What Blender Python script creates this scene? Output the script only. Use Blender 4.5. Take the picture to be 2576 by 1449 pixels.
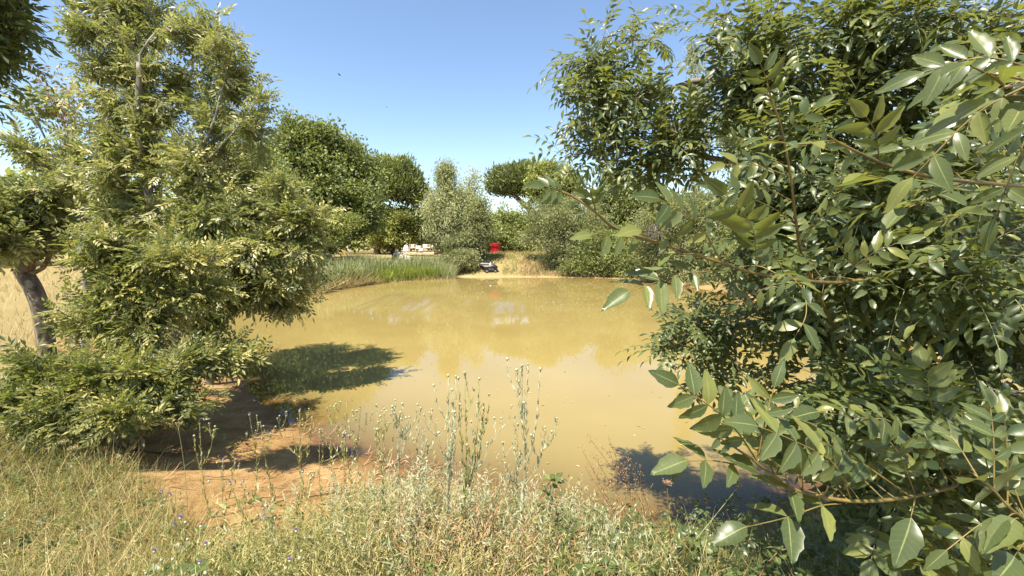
import bpy, math, random
import numpy as np
from mathutils import Matrix, Vector
for o in list(bpy.data.objects): bpy.data.objects.remove(o, do_unlink=True)
sc = bpy.context.scene
COL = sc.collection
PI = math.pi
# ------------------------------------------------------------------ camera
F, CX, CY = 1081.0, 1288.0, 724.5            # focal length and centre for a picture 2576 px wide
PITCH = math.radians(6.3)
CAM = np.array([0.0, 0.0, 2.6])              # the pond's water is z = 0
cam_d = bpy.data.cameras.new('camera'); cam = bpy.data.objects.new('camera', cam_d); COL.objects.link(cam)
cam.location = CAM; cam.rotation_euler = (PI/2 - PITCH, 0, 0)
cam_d.sensor_width = 36; cam_d.lens = 36*F/2576; cam_d.clip_start = 0.02; cam_d.clip_end = 3000
sc.camera = cam
# ------------------------------------------------------------------ light
SUN_EL, SUN_AZ = math.radians(63), math.radians(30)      # high sun, behind the camera and to its left
TO_SUN = Vector((-math.sin(SUN_AZ)*math.cos(SUN_EL), -math.cos(SUN_AZ)*math.cos(SUN_EL), math.sin(SUN_EL)))
w = bpy.data.worlds.new('World'); sc.world = w; w.use_nodes = True
nt = w.node_tree; bg = nt.nodes['Background']
sky = nt.nodes.new('ShaderNodeTexSky'); sky.sky_type = 'NISHITA'; sky.sun_disc = False
sky.sun_elevation = SUN_EL; sky.sun_rotation = math.atan2(TO_SUN.x, TO_SUN.y)
sky.altitude = 0; sky.air_density = 1.0; sky.dust_density = 0.1; sky.ozone_density = 1.5
nt.links.new(sky.outputs['Color'], bg.inputs['Color']); bg.inputs['Strength'].default_value = 0.062
sd = bpy.data.lights.new('sun', 'SUN'); sd.energy = 3.3; sd.angle = math.radians(0.53); sd.color = (1.0, 0.92, 0.78)
so = bpy.data.objects.new('sun', sd); COL.objects.link(so); so.rotation_euler = (-TO_SUN).to_track_quat('-Z', 'Y').to_euler()
vs = sc.view_settings; vs.view_transform = 'Standard'; vs.look = 'None'; vs.exposure = 1.98; vs.gamma = 1.0; vs.use_curve_mapping = False
sc.cycles.max_bounces = 8; sc.cycles.diffuse_bounces = 6; sc.cycles.transmission_bounces = 6; sc.cycles.transparent_max_bounces = 8
# ------------------------------------------------------------------ helpers
def nrm(v):
    v = np.asarray(v, float); return v/np.maximum(np.linalg.norm(v, axis=-1, keepdims=True), 1e-9)
def ray(px, py):
    u, v = (px-CX)/F, (CY-py)/F
    f = np.array([0, math.cos(PITCH), -math.sin(PITCH)]); up = np.array([0, math.sin(PITCH), math.cos(PITCH)])
    return f + u*np.array([1., 0, 0]) + v*up
def D(px, py, Y):                              # the point seen at (px, py) that lies Y metres ahead
    d = ray(px, py); return CAM + d*(Y/d[1])
def D4(px, py, Y): return D(px*.62891, py*.62891, Y)
def project(P):
    P = np.asarray(P, float) - CAM
    f = P[..., 1]*math.cos(PITCH) - P[..., 2]*math.sin(PITCH); up = P[..., 1]*math.sin(PITCH) + P[..., 2]*math.cos(PITCH)
    fs = np.where(f > 1e-3, f, 1e-3)
    return CX + F*P[..., 0]/fs, CY - F*up/fs, f
def tag(o, label=None, cat=None, group=None, kind=None):
    for k, v in (('label', label), ('category', cat), ('group', group), ('kind', kind)):
        if v: o[k] = v
    return o
def empty(name, loc, label, cat, group=None, rz=0.0):
    o = bpy.data.objects.new(name, None); COL.objects.link(o); o.location = loc; o.rotation_euler = (0, 0, rz)
    o.empty_display_size = .1
    return tag(o, label, cat, group)
class MB:
    """collects vertices, faces (3 or 4 corners) and a tint per vertex; builds ONE mesh object"""
    def __init__(s): s.v=[]; s.t=[]; s.u=[]; s.f3=[]; s.f4=[]; s.n=0
    def add(s, v, f3=None, f4=None, tint=0.5, lv=None):
        v = np.asarray(v, float).reshape(-1, 3); n = len(v)
        s.v.append(v); s.t.append(np.broadcast_to(np.asarray(tint, float), (n,)))
        s.u.append(np.full((n, 2), .5) if lv is None else lv)
        if f3 is not None and len(f3): s.f3.append(np.asarray(f3, np.int64)+s.n)
        if f4 is not None and len(f4): s.f4.append(np.asarray(f4, np.int64)+s.n)
        s.n += n; return s
    def mesh(s, name, mat, smooth=False, attrs=None):
        me = bpy.data.meshes.new(name)
        v = np.concatenate(s.v) if s.v else np.zeros((0, 3))
        f3 = np.concatenate(s.f3) if s.f3 else np.zeros((0, 3), np.int64); f4 = np.concatenate(s.f4) if s.f4 else np.zeros((0, 4), np.int64)
        me.vertices.add(len(v)); me.vertices.foreach_set('co', v.astype(np.float32).ravel())
        li = np.concatenate([f3.ravel(), f4.ravel()]).astype(np.int32); nf = len(f3)+len(f4)
        me.loops.add(len(li)); me.loops.foreach_set('vertex_index', li)
        st = np.concatenate([np.arange(len(f3))*3, len(f3)*3+np.arange(len(f4))*4]).astype(np.int32)
        me.polygons.add(nf); me.polygons.foreach_set('loop_start', st)
        if smooth: me.polygons.foreach_set('use_smooth', np.ones(nf, bool))
        else: me.polygons.foreach_set('use_smooth', np.zeros(nf, bool))
        me.update(calc_edges=True)
        a = me.attributes.new('tint', 'FLOAT', 'POINT'); a.data.foreach_set('value', np.concatenate(s.t).astype(np.float32))
        u = np.concatenate(s.u)
        for k, nm in enumerate(('lv', 'lt')):
            a = me.attributes.new(nm, 'FLOAT', 'POINT'); a.data.foreach_set('value', u[:, k].astype(np.float32))
        for nm, arr in (attrs or {}).items():
            a = me.attributes.new(nm, 'FLOAT', 'POINT'); a.data.foreach_set('value', np.asarray(arr, np.float32))
        me.materials.append(mat); return me
    def build(s, name, mat, parent=None, smooth=False, attrs=None, kind=None, origin=None):
        """origin: world position of the parent, so that children keep world-space vertices"""
        me = s.mesh(name, mat, smooth, attrs)
        o = bpy.data.objects.new(name, me); COL.objects.link(o)
        if parent is not None:
            o.parent = parent
            if origin is not None: o.location = tuple(-np.asarray(origin))
        if kind: o['kind'] = kind
        return o
    # shapes
    def box(s, c, d, R=None, tint=.5):
        c = np.asarray(c, float); d = np.asarray(d, float)/2
        v = np.array([[x, y, z] for z in (-1, 1) for y in (-1, 1) for x in (-1, 1)])*d
        if R is not None: v = v@np.asarray(R).T
        return s.add(v+c, f4=[[0,2,3,1],[4,5,7,6],[0,1,5,4],[1,3,7,5],[3,2,6,7],[2,0,4,6]], tint=tint)
    def tube(s, pts, rad, k=6, tint=.5, cap=True):
        pts = np.asarray(pts, float); n = len(pts); rad = np.broadcast_to(np.asarray(rad, float), (n,))
        T = nrm(np.gradient(pts, axis=0)); m = nrm(T.mean(0)); ref = np.eye(3)[np.argmin(np.abs(m))]
        A = nrm(np.cross(T, ref)); B = np.cross(T, A)
        a = np.arange(k)*2*PI/k
        v = pts[:, None]+rad[:, None, None]*(np.cos(a)[None, :, None]*A[:, None]+np.sin(a)[None, :, None]*B[:, None])
        i = np.arange(n-1)[:, None]*k; j = np.arange(k)[None]; j2 = (j+1) % k
        f4 = np.stack([i+j, i+j2, i+k+j2, i+k+j], -1).reshape(-1, 4)
        f3 = None; v = v.reshape(-1, 3)
        if cap:
            v = np.concatenate([v, pts[:1], pts[-1:]]); jj = np.arange(k); 
            f3 = np.concatenate([np.stack([np.full(k, n*k), (jj+1) % k, jj], -1), np.stack([np.full(k, n*k+1), (n-1)*k+jj, (n-1)*k+(jj+1) % k], -1)])
        return s.add(v, f3=f3, f4=f4, tint=tint)
    def lathe(s, prof, c=(0, 0, 0), k=24, tint=.5):
        a = np.arange(k)*2*PI/k; prof = np.asarray(prof, float); n = len(prof)
        v = np.stack([prof[:, None, 0]*np.cos(a), prof[:, None, 0]*np.sin(a), np.repeat(prof[:, 1:2], k, 1)], -1).reshape(-1, 3)+np.asarray(c, float)
        i = np.arange(n-1)[:, None]*k; j = np.arange(k)[None]; j2 = (j+1) % k
        return s.add(v, f4=np.stack([i+j, i+j2, i+k+j2, i+k+j], -1).reshape(-1, 4), tint=tint)
    def scatter(s, tmpl, pos, X, Z, scale, tint, wide=None):
        """template (verts, tris, lv) at each pos, local x along X, local z towards Z"""
        tv, tf, lv = tmpl; N = len(pos)
        if N == 0: return s
        X = nrm(X); Yv = nrm(np.cross(Z, X)); Zv = np.cross(X, Yv)
        sc_ = np.broadcast_to(np.asarray(scale, float), (N,))[:, None, None]
        wd = np.ones((N, 1, 1)) if wide is None else np.broadcast_to(np.asarray(wide, float), (N,))[:, None, None]
        v = pos[:, None]+sc_*(tv[None, :, 0:1]*X[:, None]+wd*tv[None, :, 1:2]*Yv[:, None]+tv[None, :, 2:3]*Zv[:, None])
        f = tf[None]+(np.arange(N)*len(tv))[:, None, None]
        t = np.repeat(np.broadcast_to(np.asarray(tint, float), (N,)), len(tv))
        f = f.reshape(-1, tf.shape[1])
        return s.add(v.reshape(-1, 3), f3=f if tf.shape[1] == 3 else None, f4=f if tf.shape[1] == 4 else None, tint=t, lv=np.tile(lv, (N, 1)))
def spline(pts, n):
    """Catmull-Rom through pts, n points in all"""
    p = np.asarray(pts, float); m = len(p)
    if m == 2: return p[0]+(p[1]-p[0])*np.linspace(0, 1, n)[:, None]
    q = np.concatenate([[2*p[0]-p[1]], p, [2*p[-1]-p[-2]]])
    t = np.linspace(0, m-1-1e-6, n); i = t.astype(int); f = (t-i)[:, None]
    a, b, c, d = q[i], q[i+1], q[i+2], q[i+3]
    return .5*(2*b+(c-a)*f+(2*a-5*b+4*c-d)*f*f+(3*b-a-3*c+d)*f**3)
def rotz(a): return np.array([[math.cos(a), -math.sin(a), 0], [math.sin(a), math.cos(a), 0], [0, 0, 1.]])
# ------------------------------------------------------------------ materials
def newmat(name):
    m = bpy.data.materials.new(name); m.use_nodes = True; n = m.node_tree.nodes; n.clear()
    return m, n, m.node_tree.links.new
def ramp(n, stops):
    r = n.new('ShaderNodeValToRGB'); e = r.color_ramp.elements
    while len(e) < len(stops): e.new(.5)
    for k, (p, c) in enumerate(stops): e[k].position = p; e[k].color = (*c, 1)
    return r
def noise(n, l, scale, detail=4, rough=.6, vec=None):
    t = n.new('ShaderNodeTexNoise'); t.inputs['Scale'].default_value = scale; t.inputs['Detail'].default_value = detail; t.inputs['Roughness'].default_value = rough
    if vec is not None: l(vec, t.inputs['Vector'])
    return t
def mix(n, l, fac, a, b, mode='MIX'):
    m = n.new('ShaderNodeMix'); m.data_type = 'RGBA'; m.blend_type = mode
    for s_, v in ((m.inputs[0], fac), (m.inputs[6], a), (m.inputs[7], b)):
        if hasattr(v, 'is_linked') or hasattr(v, 'links'): l(v, s_)
        elif isinstance(v, (int, float)): s_.default_value = v
        else: s_.default_value = (*v, 1)
    return m.outputs[2]
def math_(n, l, op, a, b=0.0, clamp=False):
    m = n.new('ShaderNodeMath'); m.operation = op; m.use_clamp = clamp
    for s_, v in zip(m.inputs, (a, b)):
        if isinstance(v, (int, float)): s_.default_value = v
        else: l(v, s_)
    return m.outputs[0]
def attr(n, name):
    a = n.new('ShaderNodeAttribute'); a.attribute_name = name; return a
def foliage(name, cols, trans=.3, rough=.5, back=.35, tcol=None, vein=False, per_object=False, spec=.5):
    m, n, l = newmat(name)
    if per_object: t = n.new('ShaderNodeObjectInfo').outputs['Random']
    else: t = attr(n, 'tint').outputs['Fac']
    k = len(cols); r = ramp(n, [(i/(k-1), c) for i, c in enumerate(cols)]); l(t, r.inputs['Fac'])
    c = r.outputs['Color']
    if vein:
        lv = math_(n, l, 'ABSOLUTE', attr(n, 'lv').outputs['Fac']); lt = attr(n, 'lt').outputs['Fac']
        mid = math_(n, l, 'LESS_THAN', lv, .055)
        s_ = math_(n, l, 'FRACT', math_(n, l, 'SUBTRACT', math_(n, l, 'MULTIPLY', lt, 9.0), math_(n, l, 'MULTIPLY', lv, 1.3)))
        side = math_(n, l, 'MULTIPLY', math_(n, l, 'LESS_THAN', s_, .10), .16)
        c = mix(n, l, math_(n, l, 'MAXIMUM', math_(n, l, 'MULTIPLY', mid, .75), side), c, (0.27, 0.32, 0.12))
        nz = noise(n, l, 40, 3)
        co = n.new('ShaderNodeTexCoord'); l(co.outputs['Object'], nz.inputs['Vector']) 
        nz.inputs['Scale'].default_value = 4
        c = mix(n, l, math_(n, l, 'MULTIPLY', nz.outputs['Fac'], .35), c, (0.10, 0.11, 0.03))
        oi = n.new('ShaderNodeObjectInfo'); av = n.new('ShaderNodeVectorMath'); av.operation = 'ADD'; l(co.outputs['Object'], av.inputs[0]); l(oi.outputs['Location'], av.inputs[1])
        sp = noise(n, l, 7, 2, .5, av.outputs[0]); sr = ramp(n, [(.66, (0, 0, 0)), (.72, (1, 1, 1))]); l(sp.outputs['Fac'], sr.inputs['Fac'])
        c = mix(n, l, math_(n, l, 'MULTIPLY', sr.outputs[0], .7), c, (.17, .11, .04))
    geo = n.new('ShaderNodeNewGeometry')
    cb = mix(n, l, back, c, (0.22, 0.26, 0.15))
    c2 = mix(n, l, geo.outputs['Backfacing'], c, cb)
    p = n.new('ShaderNodeBsdfPrincipled'); l(c2, p.inputs['Base Color']); p.inputs['Roughness'].default_value = rough
    p.inputs['Specular IOR Level'].default_value = spec
    tr = n.new('ShaderNodeBsdfTranslucent'); l(mix(n, l, .55, c, tcol or (0.30, 0.36, 0.04)), tr.inputs['Color'])
    ms = n.new('ShaderNodeMixShader'); ms.inputs[0].default_value = trans; l(p.outputs[0], ms.inputs[1]); l(tr.outputs[0], ms.inputs[2])
    o = n.new('ShaderNodeOutputMaterial'); l(ms.outputs[0], o.inputs['Surface']); return m
def bark(name, c0, c1, c2, scale=9, bump=.5):
    m, n, l = newmat(name); co = n.new('ShaderNodeTexCoord'); mp = n.new('ShaderNodeMapping'); mp.inputs['Scale'].default_value = (1, 1, .35)
    l(co.outputs['Object'], mp.inputs['Vector'])
    a = noise(n, l, scale, 6, .65, mp.outputs[0]); b = noise(n, l, scale*.45, 4, .6, co.outputs['Object'])
    r = ramp(n, [(.32, c0), (.55, c1), (.75, c2)]); l(a.outputs['Fac'], r.inputs['Fac'])
    r2 = ramp(n, [(.52, (0, 0, 0)), (.62, (1, 1, 1))]); l(b.outputs['Fac'], r2.inputs['Fac'])
    c = mix(n, l, math_(n, l, 'MULTIPLY', r2.outputs[0], .6), r.outputs['Color'], c2)
    p = n.new('ShaderNodeBsdfPrincipled'); l(c, p.inputs['Base Color']); p.inputs['Roughness'].default_value = .85
    bm = n.new('ShaderNodeBump'); bm.inputs['Strength'].default_value = bump; bm.inputs['Distance'].default_value = .03; l(a.outputs['Fac'], bm.inputs['Height']); l(bm.outputs[0], p.inputs['Normal'])
    o = n.new('ShaderNodeOutputMaterial'); l(p.outputs[0], o.inputs['Surface']); return m
def plain(name, c, rough=.6, var=.25, scale=6, metallic=0.0, c2=None, bump=0.0, spec=.5):
    m, n, l = newmat(name); co = n.new('ShaderNodeTexCoord'); a = noise(n, l, scale, 5, .6, co.outputs['Object'])
    c2 = c2 or tuple(x*(1-var) for x in c)
    r = ramp(n, [(.35, c2), (.65, c)]); l(a.outputs['Fac'], r.inputs['Fac'])
    p = n.new('ShaderNodeBsdfPrincipled'); l(r.outputs[0], p.inputs['Base Color']); p.inputs['Roughness'].default_value = rough; p.inputs['Metallic'].default_value = metallic
    p.inputs['Specular IOR Level'].default_value = spec
    if bump:
        bm = n.new('ShaderNodeBump'); bm.inputs['Strength'].default_value = bump; bm.inputs['Distance'].default_value = .01; l(a.outputs['Fac'], bm.inputs['Height']); l(bm.outputs[0], p.inputs['Normal'])
    o = n.new('ShaderNodeOutputMaterial'); l(p.outputs[0], o.inputs['Surface']); return m
ASH_MID = foliage('ash_leaves', [(0.072, 0.089, 0.033), (0.174, 0.188, 0.066), (0.317, 0.315, 0.118), (0.535, 0.484, 0.2)], .40, .38)  # palest stop paints a sunlit highlight onto some leaves
ASH_FRESH = foliage('fresh_ash_leaves', [(0.07, 0.084, 0.029), (0.175, 0.184, 0.053), (0.32, 0.31, 0.095), (0.54, 0.46, 0.156)], .40, .45)  # last stop again gives some leaves a painted highlight
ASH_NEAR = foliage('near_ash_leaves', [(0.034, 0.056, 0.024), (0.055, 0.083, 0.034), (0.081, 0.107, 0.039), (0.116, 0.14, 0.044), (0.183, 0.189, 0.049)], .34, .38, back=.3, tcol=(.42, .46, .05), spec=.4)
ASH_LEAF = foliage('ash_leaflet', [(0.034, 0.057, 0.024), (0.053, 0.079, 0.032), (0.076, 0.103, 0.04), (0.109, 0.136, 0.057), (0.196, 0.207, 0.052)], .32, .33, back=.3, tcol=(.42, .46, .05), vein=True, per_object=True, spec=.45)
OAK = foliage('broad_tree_leaves', [(0.071, 0.093, 0.025), (0.177, 0.204, 0.054), (0.361, 0.381, 0.106)], .40, .5)
LIME = foliage('pale_tree_leaves', [(0.095, 0.113, 0.025), (0.239, 0.256, 0.056), (0.454, 0.454, 0.12)], .40, .5)
WILLOW = foliage('willow_leaves', [(0.13, 0.145, 0.062), (0.324, 0.332, 0.155), (0.642, 0.645, 0.354)], .40, .5)
OLIVE = foliage('olive_shrub_leaves', [(0.089, 0.1, 0.039), (0.223, 0.234, 0.095), (0.44, 0.442, 0.201)], .40, .55)
PINE = foliage('pine_needles', [(0.056, 0.068, 0.019), (0.149, 0.172, 0.04), (0.3, 0.318, 0.077)], .2, .6)
DEADLEAF = foliage('dead_leaves', [(.22, .09, .05), (.33, .16, .08), (.42, .25, .12)], .3, .7)
STRAW = foliage('straw_grass', [(0.176, 0.143, 0.04), (0.317, 0.244, 0.085), (0.44, 0.344, 0.147), (0.546, 0.445, 0.221)], .25, .7, back=0, tcol=(.5, .42, .2))
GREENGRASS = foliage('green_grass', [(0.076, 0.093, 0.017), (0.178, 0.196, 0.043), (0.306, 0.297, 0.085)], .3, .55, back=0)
SEDGE = foliage('sedge_blades', [(0.136, 0.168, 0.024), (0.224, 0.272, 0.04), (0.32, 0.352, 0.08)], .35, .5, back=0)
REED = foliage('reed_blades', [(0.139, 0.16, 0.064), (0.255, 0.276, 0.116), (0.425, 0.425, 0.222)], .3, .5, back=0)
WEED = foliage('weed_leaves', [(.10, .10, .025), (.22, .21, .055), (.36, .32, .11), (.46, .40, .19)], .25, .6, back=.1)
SILVER = foliage('silvery_weed', [(0.198, 0.213, 0.114), (0.319, 0.327, 0.198), (0.441, 0.433, 0.289)], .15, .7, back=.1)
DRYWEED = foliage('dry_weed', [(.22, .12, .055), (.38, .24, .12), (.48, .36, .21)], .2, .8, back=0, tcol=(.4, .25, .1))
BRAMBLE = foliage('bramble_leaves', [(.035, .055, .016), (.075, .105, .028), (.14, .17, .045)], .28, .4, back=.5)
BRAMBLE_ONE = foliage('bramble_leaf', [(.05, .075, .02), (.09, .12, .032), (.16, .19, .05)], .28, .4, back=.5, vein=True, per_object=True)
PURPLE = foliage('purple_petals', [(.30, .14, .42), (.50, .34, .62)], .3, .6, back=0, tcol=(.5, .25, .6), per_object=True)
BUD = plain('bud', (.42, .42, .24), .7, .35, 60)
STEM_G = plain('pale_green_stem', (.34, .34, .15), .6, .3, 30)
STEM_S = plain('silvery_stem', (.42, .42, .27), .7, .25, 30)
STEM_B = plain('brown_stem', (.24, .12, .06), .7, .4, 30)
TWIG_Y = plain('yellow_brown_twig', (.22, .155, .04), .5, .45, 14, c2=(.085, .065, .025))
BARK_ASH = bark('ash_bark', (.05, .045, .032), (.15, .135, .10), (.36, .34, .28))
BARK_POLL = bark('pollard_bark', (.045, .033, .022), (.13, .098, .066), (.30, .26, .20), 12)
BARK_DARK = bark('dark_bark', (.03, .024, .018), (.075, .06, .045), (.14, .12, .095))
BARK_PALE = bark('pale_bark', (.12, .11, .09), (.26, .25, .21), (.42, .41, .37))
BARK_PINE = bark('pine_bark', (.06, .04, .03), (.15, .10, .075), (.24, .18, .14))
DEADWOOD = bark('grey_dead_twigs', (.16, .14, .12), (.28, .25, .22), (.42, .39, .35), 20)
# ------------------------------------------------------------------ pond outline and terrain
POND = np.array([(0, 4.15), (.8, 3.8), (1.6, 3.75), (2.6, 4.0), (4, 4.7), (6.5, 6.2), (8.6, 8.6), (10, 12), (10.6, 17), (10.3, 22), (9.2, 26.5), (7, 29.3), (4, 30.2), (0, 30.4),
    (-2, 30.2), (-4.2, 30.4), (-6.5, 30), (-9, 27.5), (-11.3, 24.5), (-12.2, 21), (-12, 17), (-10.6, 13), (-8.6, 10.6), (-6.6, 9.4), (-5.5, 8.4), (-4.5, 7.2), (-3.3, 6.1), (-2.3, 5.25), (-1.2, 4.62)])
def closed(p, n):
    q = np.concatenate([p[-2:], p, p[:3]]); s_ = spline(q, 400*1)
    m = len(q)-1; t = np.linspace(2, m-2, n, endpoint=False); i = np.clip((t/m*399).astype(int), 0, 399); return s_[i]
OUT = closed(np.c_[POND, np.zeros(len(POND))], 220)[:, :2]
def shore(x, y):
    """signed distance to the pond's outline: negative over water"""
    x = np.asarray(x, float).ravel(); y = np.asarray(y, float).ravel(); res = np.full(len(x), 1e9); ins = np.zeros(len(x), bool)
    A = OUT; B = np.roll(OUT, -1, 0)
    for (ax, ay), (bx, by) in zip(A, B):
        dx, dy = bx-ax, by-ay; t = np.clip(((x-ax)*dx+(y-ay)*dy)/(dx*dx+dy*dy+1e-12), 0, 1)
        res = np.minimum(res, (x-ax-t*dx)**2+(y-ay-t*dy)**2)
        c = (ay > y) != (by > y)
        ins ^= c & (x < (bx-ax)*(y-ay)/(by-ay+1e-12)+ax)
    d = np.sqrt(res); return np.where(ins, -d, d)
def sstep(a, b, x): t = np.clip((x-a)/(b-a), 0, 1); return t*t*(3-2*t)
def vnoise(x, y, s, seed=0):
    """cheap smooth value noise"""
    x = np.asarray(x)/s; y = np.asarray(y)/s; xi = np.floor(x).astype(np.int64); yi = np.floor(y).astype(np.int64); fx = x-xi; fy = y-yi
    fx = fx*fx*(3-2*fx); fy = fy*fy*(3-2*fy)
    def h(a, b):
        n = (a*374761393+b*668265263+seed*974634777) & 0x7fffffff; n = ((n ^ (n >> 13))*1274126177) & 0x7fffffff; return ((n ^ (n >> 16)) & 0xffff)/65535.0
    return (h(xi, yi)*(1-fx)+h(xi+1, yi)*fx)*(1-fy)+(h(xi, yi+1)*(1-fx)+h(xi+1, yi+1)*fx)*fy
def height(x, y, d=None):
    x = np.asarray(x, float); y = np.asarray(y, float); shp = x.shape; x = x.ravel(); y = y.ravel()
    if d is None: d = shore(x, y)
    far = sstep(24, 31, y)
    near = sstep(7.5, 4.5, y)*sstep(-7, -2.0, x)
    top = 0.85+0.15*near+far*(.15+.5*sstep(-6.5, -3.5, x))
    wid = 4.6-1.9*near*sstep(-2.6, -.6, x)+1.4*far
    up = top*(.25*np.clip(d/wid, 0, 1)+.75*sstep(0.0, 1.0, d/wid))
    z = np.where(d > 0, up, np.maximum(-1.3, .16*d))
    z = z+(vnoise(x, y, .9, 3)-.5)*.10*np.clip(d/1.2, 0, 1)+(vnoise(x, y, .23, 5)-.5)*.035*np.clip((d+.3)/.8, 0, 1)+(vnoise(x, y, 7, 9)-.5)*.25*np.clip((d-3)/4, 0, 1)*sstep(2, 7, np.abs(x)+y*.3)
    return z.reshape(shp)
def H(x, y): return float(height(np.array([x]), np.array([y]))[0])
def axis(lo, hi, n, dense):
    t = np.linspace(-1, 1, n); return t
# ground sheet: fine near the camera, coarse to the horizon
gx = np.concatenate([-np.geomspace(900, 14, 26), np.arange(-13.6, 13.61, .17), np.geomspace(14, 900, 26)])
gy = np.concatenate([-np.geomspace(200, 2.5, 14), np.arange(-2, 13, .15), np.arange(13, 42, .33), np.geomspace(42.5, 1500, 34)])
GX, GY = np.meshgrid(gx, gy); dd = shore(GX, GY).reshape(GX.shape); GZ = height(GX, GY, dd.ravel())
nx, ny = len(gx), len(gy); idx = np.arange(nx*ny).reshape(ny, nx)
q = np.stack([idx[:-1, :-1], idx[:-1, 1:], idx[1:, 1:], idx[1:, :-1]], -1).reshape(-1, 4)
def mudness(x, y, d):
    n_ = (vnoise(x, y, .5, 21)-.5)*.9+(vnoise(x, y, .16, 22)-.5)*.5
    left = sstep(-.4, -2.2, x)*sstep(13, 9, y)                     # the broad bare shore on the left
    width = .35+1.75*left+.25*sstep(24, 30, y)*sstep(3, -3, x)
    return 1-sstep(width-.25, width+.35, d+n_*.5)
mud = mudness(GX.ravel(), GY.ravel(), dd.ravel())
def ground_mat():
    m, n, l = newmat('dry_ground'); co = n.new('ShaderNodeTexCoord')
    a = noise(n, l, 3.2, 8, .65, co.outputs['Object']); b = noise(n, l, 28, 5, .7, co.outputs['Object']); c = noise(n, l, .35, 4, .5, co.outputs['Object'])
    mudc = ramp(n, [(.3, (.20, .11, .038)), (.5, (.32, .195, .075)), (.72, (.42, .285, .13))]); l(a.outputs['Fac'], mudc.inputs['Fac'])
    farc = mix(n, l, attr(n, 'far').outputs['Fac'], mudc.outputs[0], (.38, .29, .14))
    st = ramp(n, [(.3, (.13, .09, .04)), (.5, (.25, .185, .085)), (.7, (.36, .285, .145))]); l(b.outputs['Fac'], st.inputs['Fac'])  # soil tones lowered to stand in for shade between grass blades
    st2 = mix(n, l, math_(n, l, 'MULTIPLY', c.outputs['Fac'], .5), st.outputs[0], (.36, .31, .12))
    vor = n.new('ShaderNodeTexVoronoi'); vor.feature = 'DISTANCE_TO_EDGE'; vor.inputs['Scale'].default_value = 7; l(co.outputs['Object'], vor.inputs['Vector'])
    crk = math_(n, l, 'MULTIPLY', math_(n, l, 'LESS_THAN', vor.outputs['Distance'], .035), math_(n, l, 'MULTIPLY', a.outputs['Fac'], .55))
    farc = mix(n, l, crk, farc, (.12, .07, .03))
    farc = mix(n, l, math_(n, l, 'MULTIPLY', attr(n, 'wet').outputs['Fac'], .75), farc, (.135, .075, .028))
    col = mix(n, l, attr(n, 'mud').outputs['Fac'], st2, farc)
    dk = mix(n, l, math_(n, l, 'MULTIPLY', b.outputs['Fac'], .5), col, mix(n, l, 1.0, col, (.55, .5, .45), 'MULTIPLY'))
    p = n.new('ShaderNodeBsdfPrincipled'); l(dk, p.inputs['Base Color']); p.inputs['Roughness'].default_value = .9; p.inputs['Specular IOR Level'].default_value = .2
    bm = n.new('ShaderNodeBump'); bm.inputs['Strength'].default_value = .7; bm.inputs['Distance'].default_value = .03; l(b.outputs['Fac'], bm.inputs['Height']); l(bm.outputs[0], p.inputs['Normal'])
    o = n.new('ShaderNodeOutputMaterial'); l(p.outputs[0], o.inputs['Surface']); return m
far_at = sstep(22, 28, GY.ravel()); dn_ = dd.ravel()+(vnoise(GX.ravel(), GY.ravel(), .35, 61)-.5)*.35; wet_at = sstep(.42, .05, dn_)*(GY.ravel() < 14)
tag(MB().add(np.stack([GX, GY, GZ], -1), f4=q).build('ground', ground_mat(), smooth=True, attrs={'mud': mud, 'far': far_at, 'wet': wet_at}), kind='structure', label='dry straw coloured banks and orange mud shore around the pond')
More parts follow.
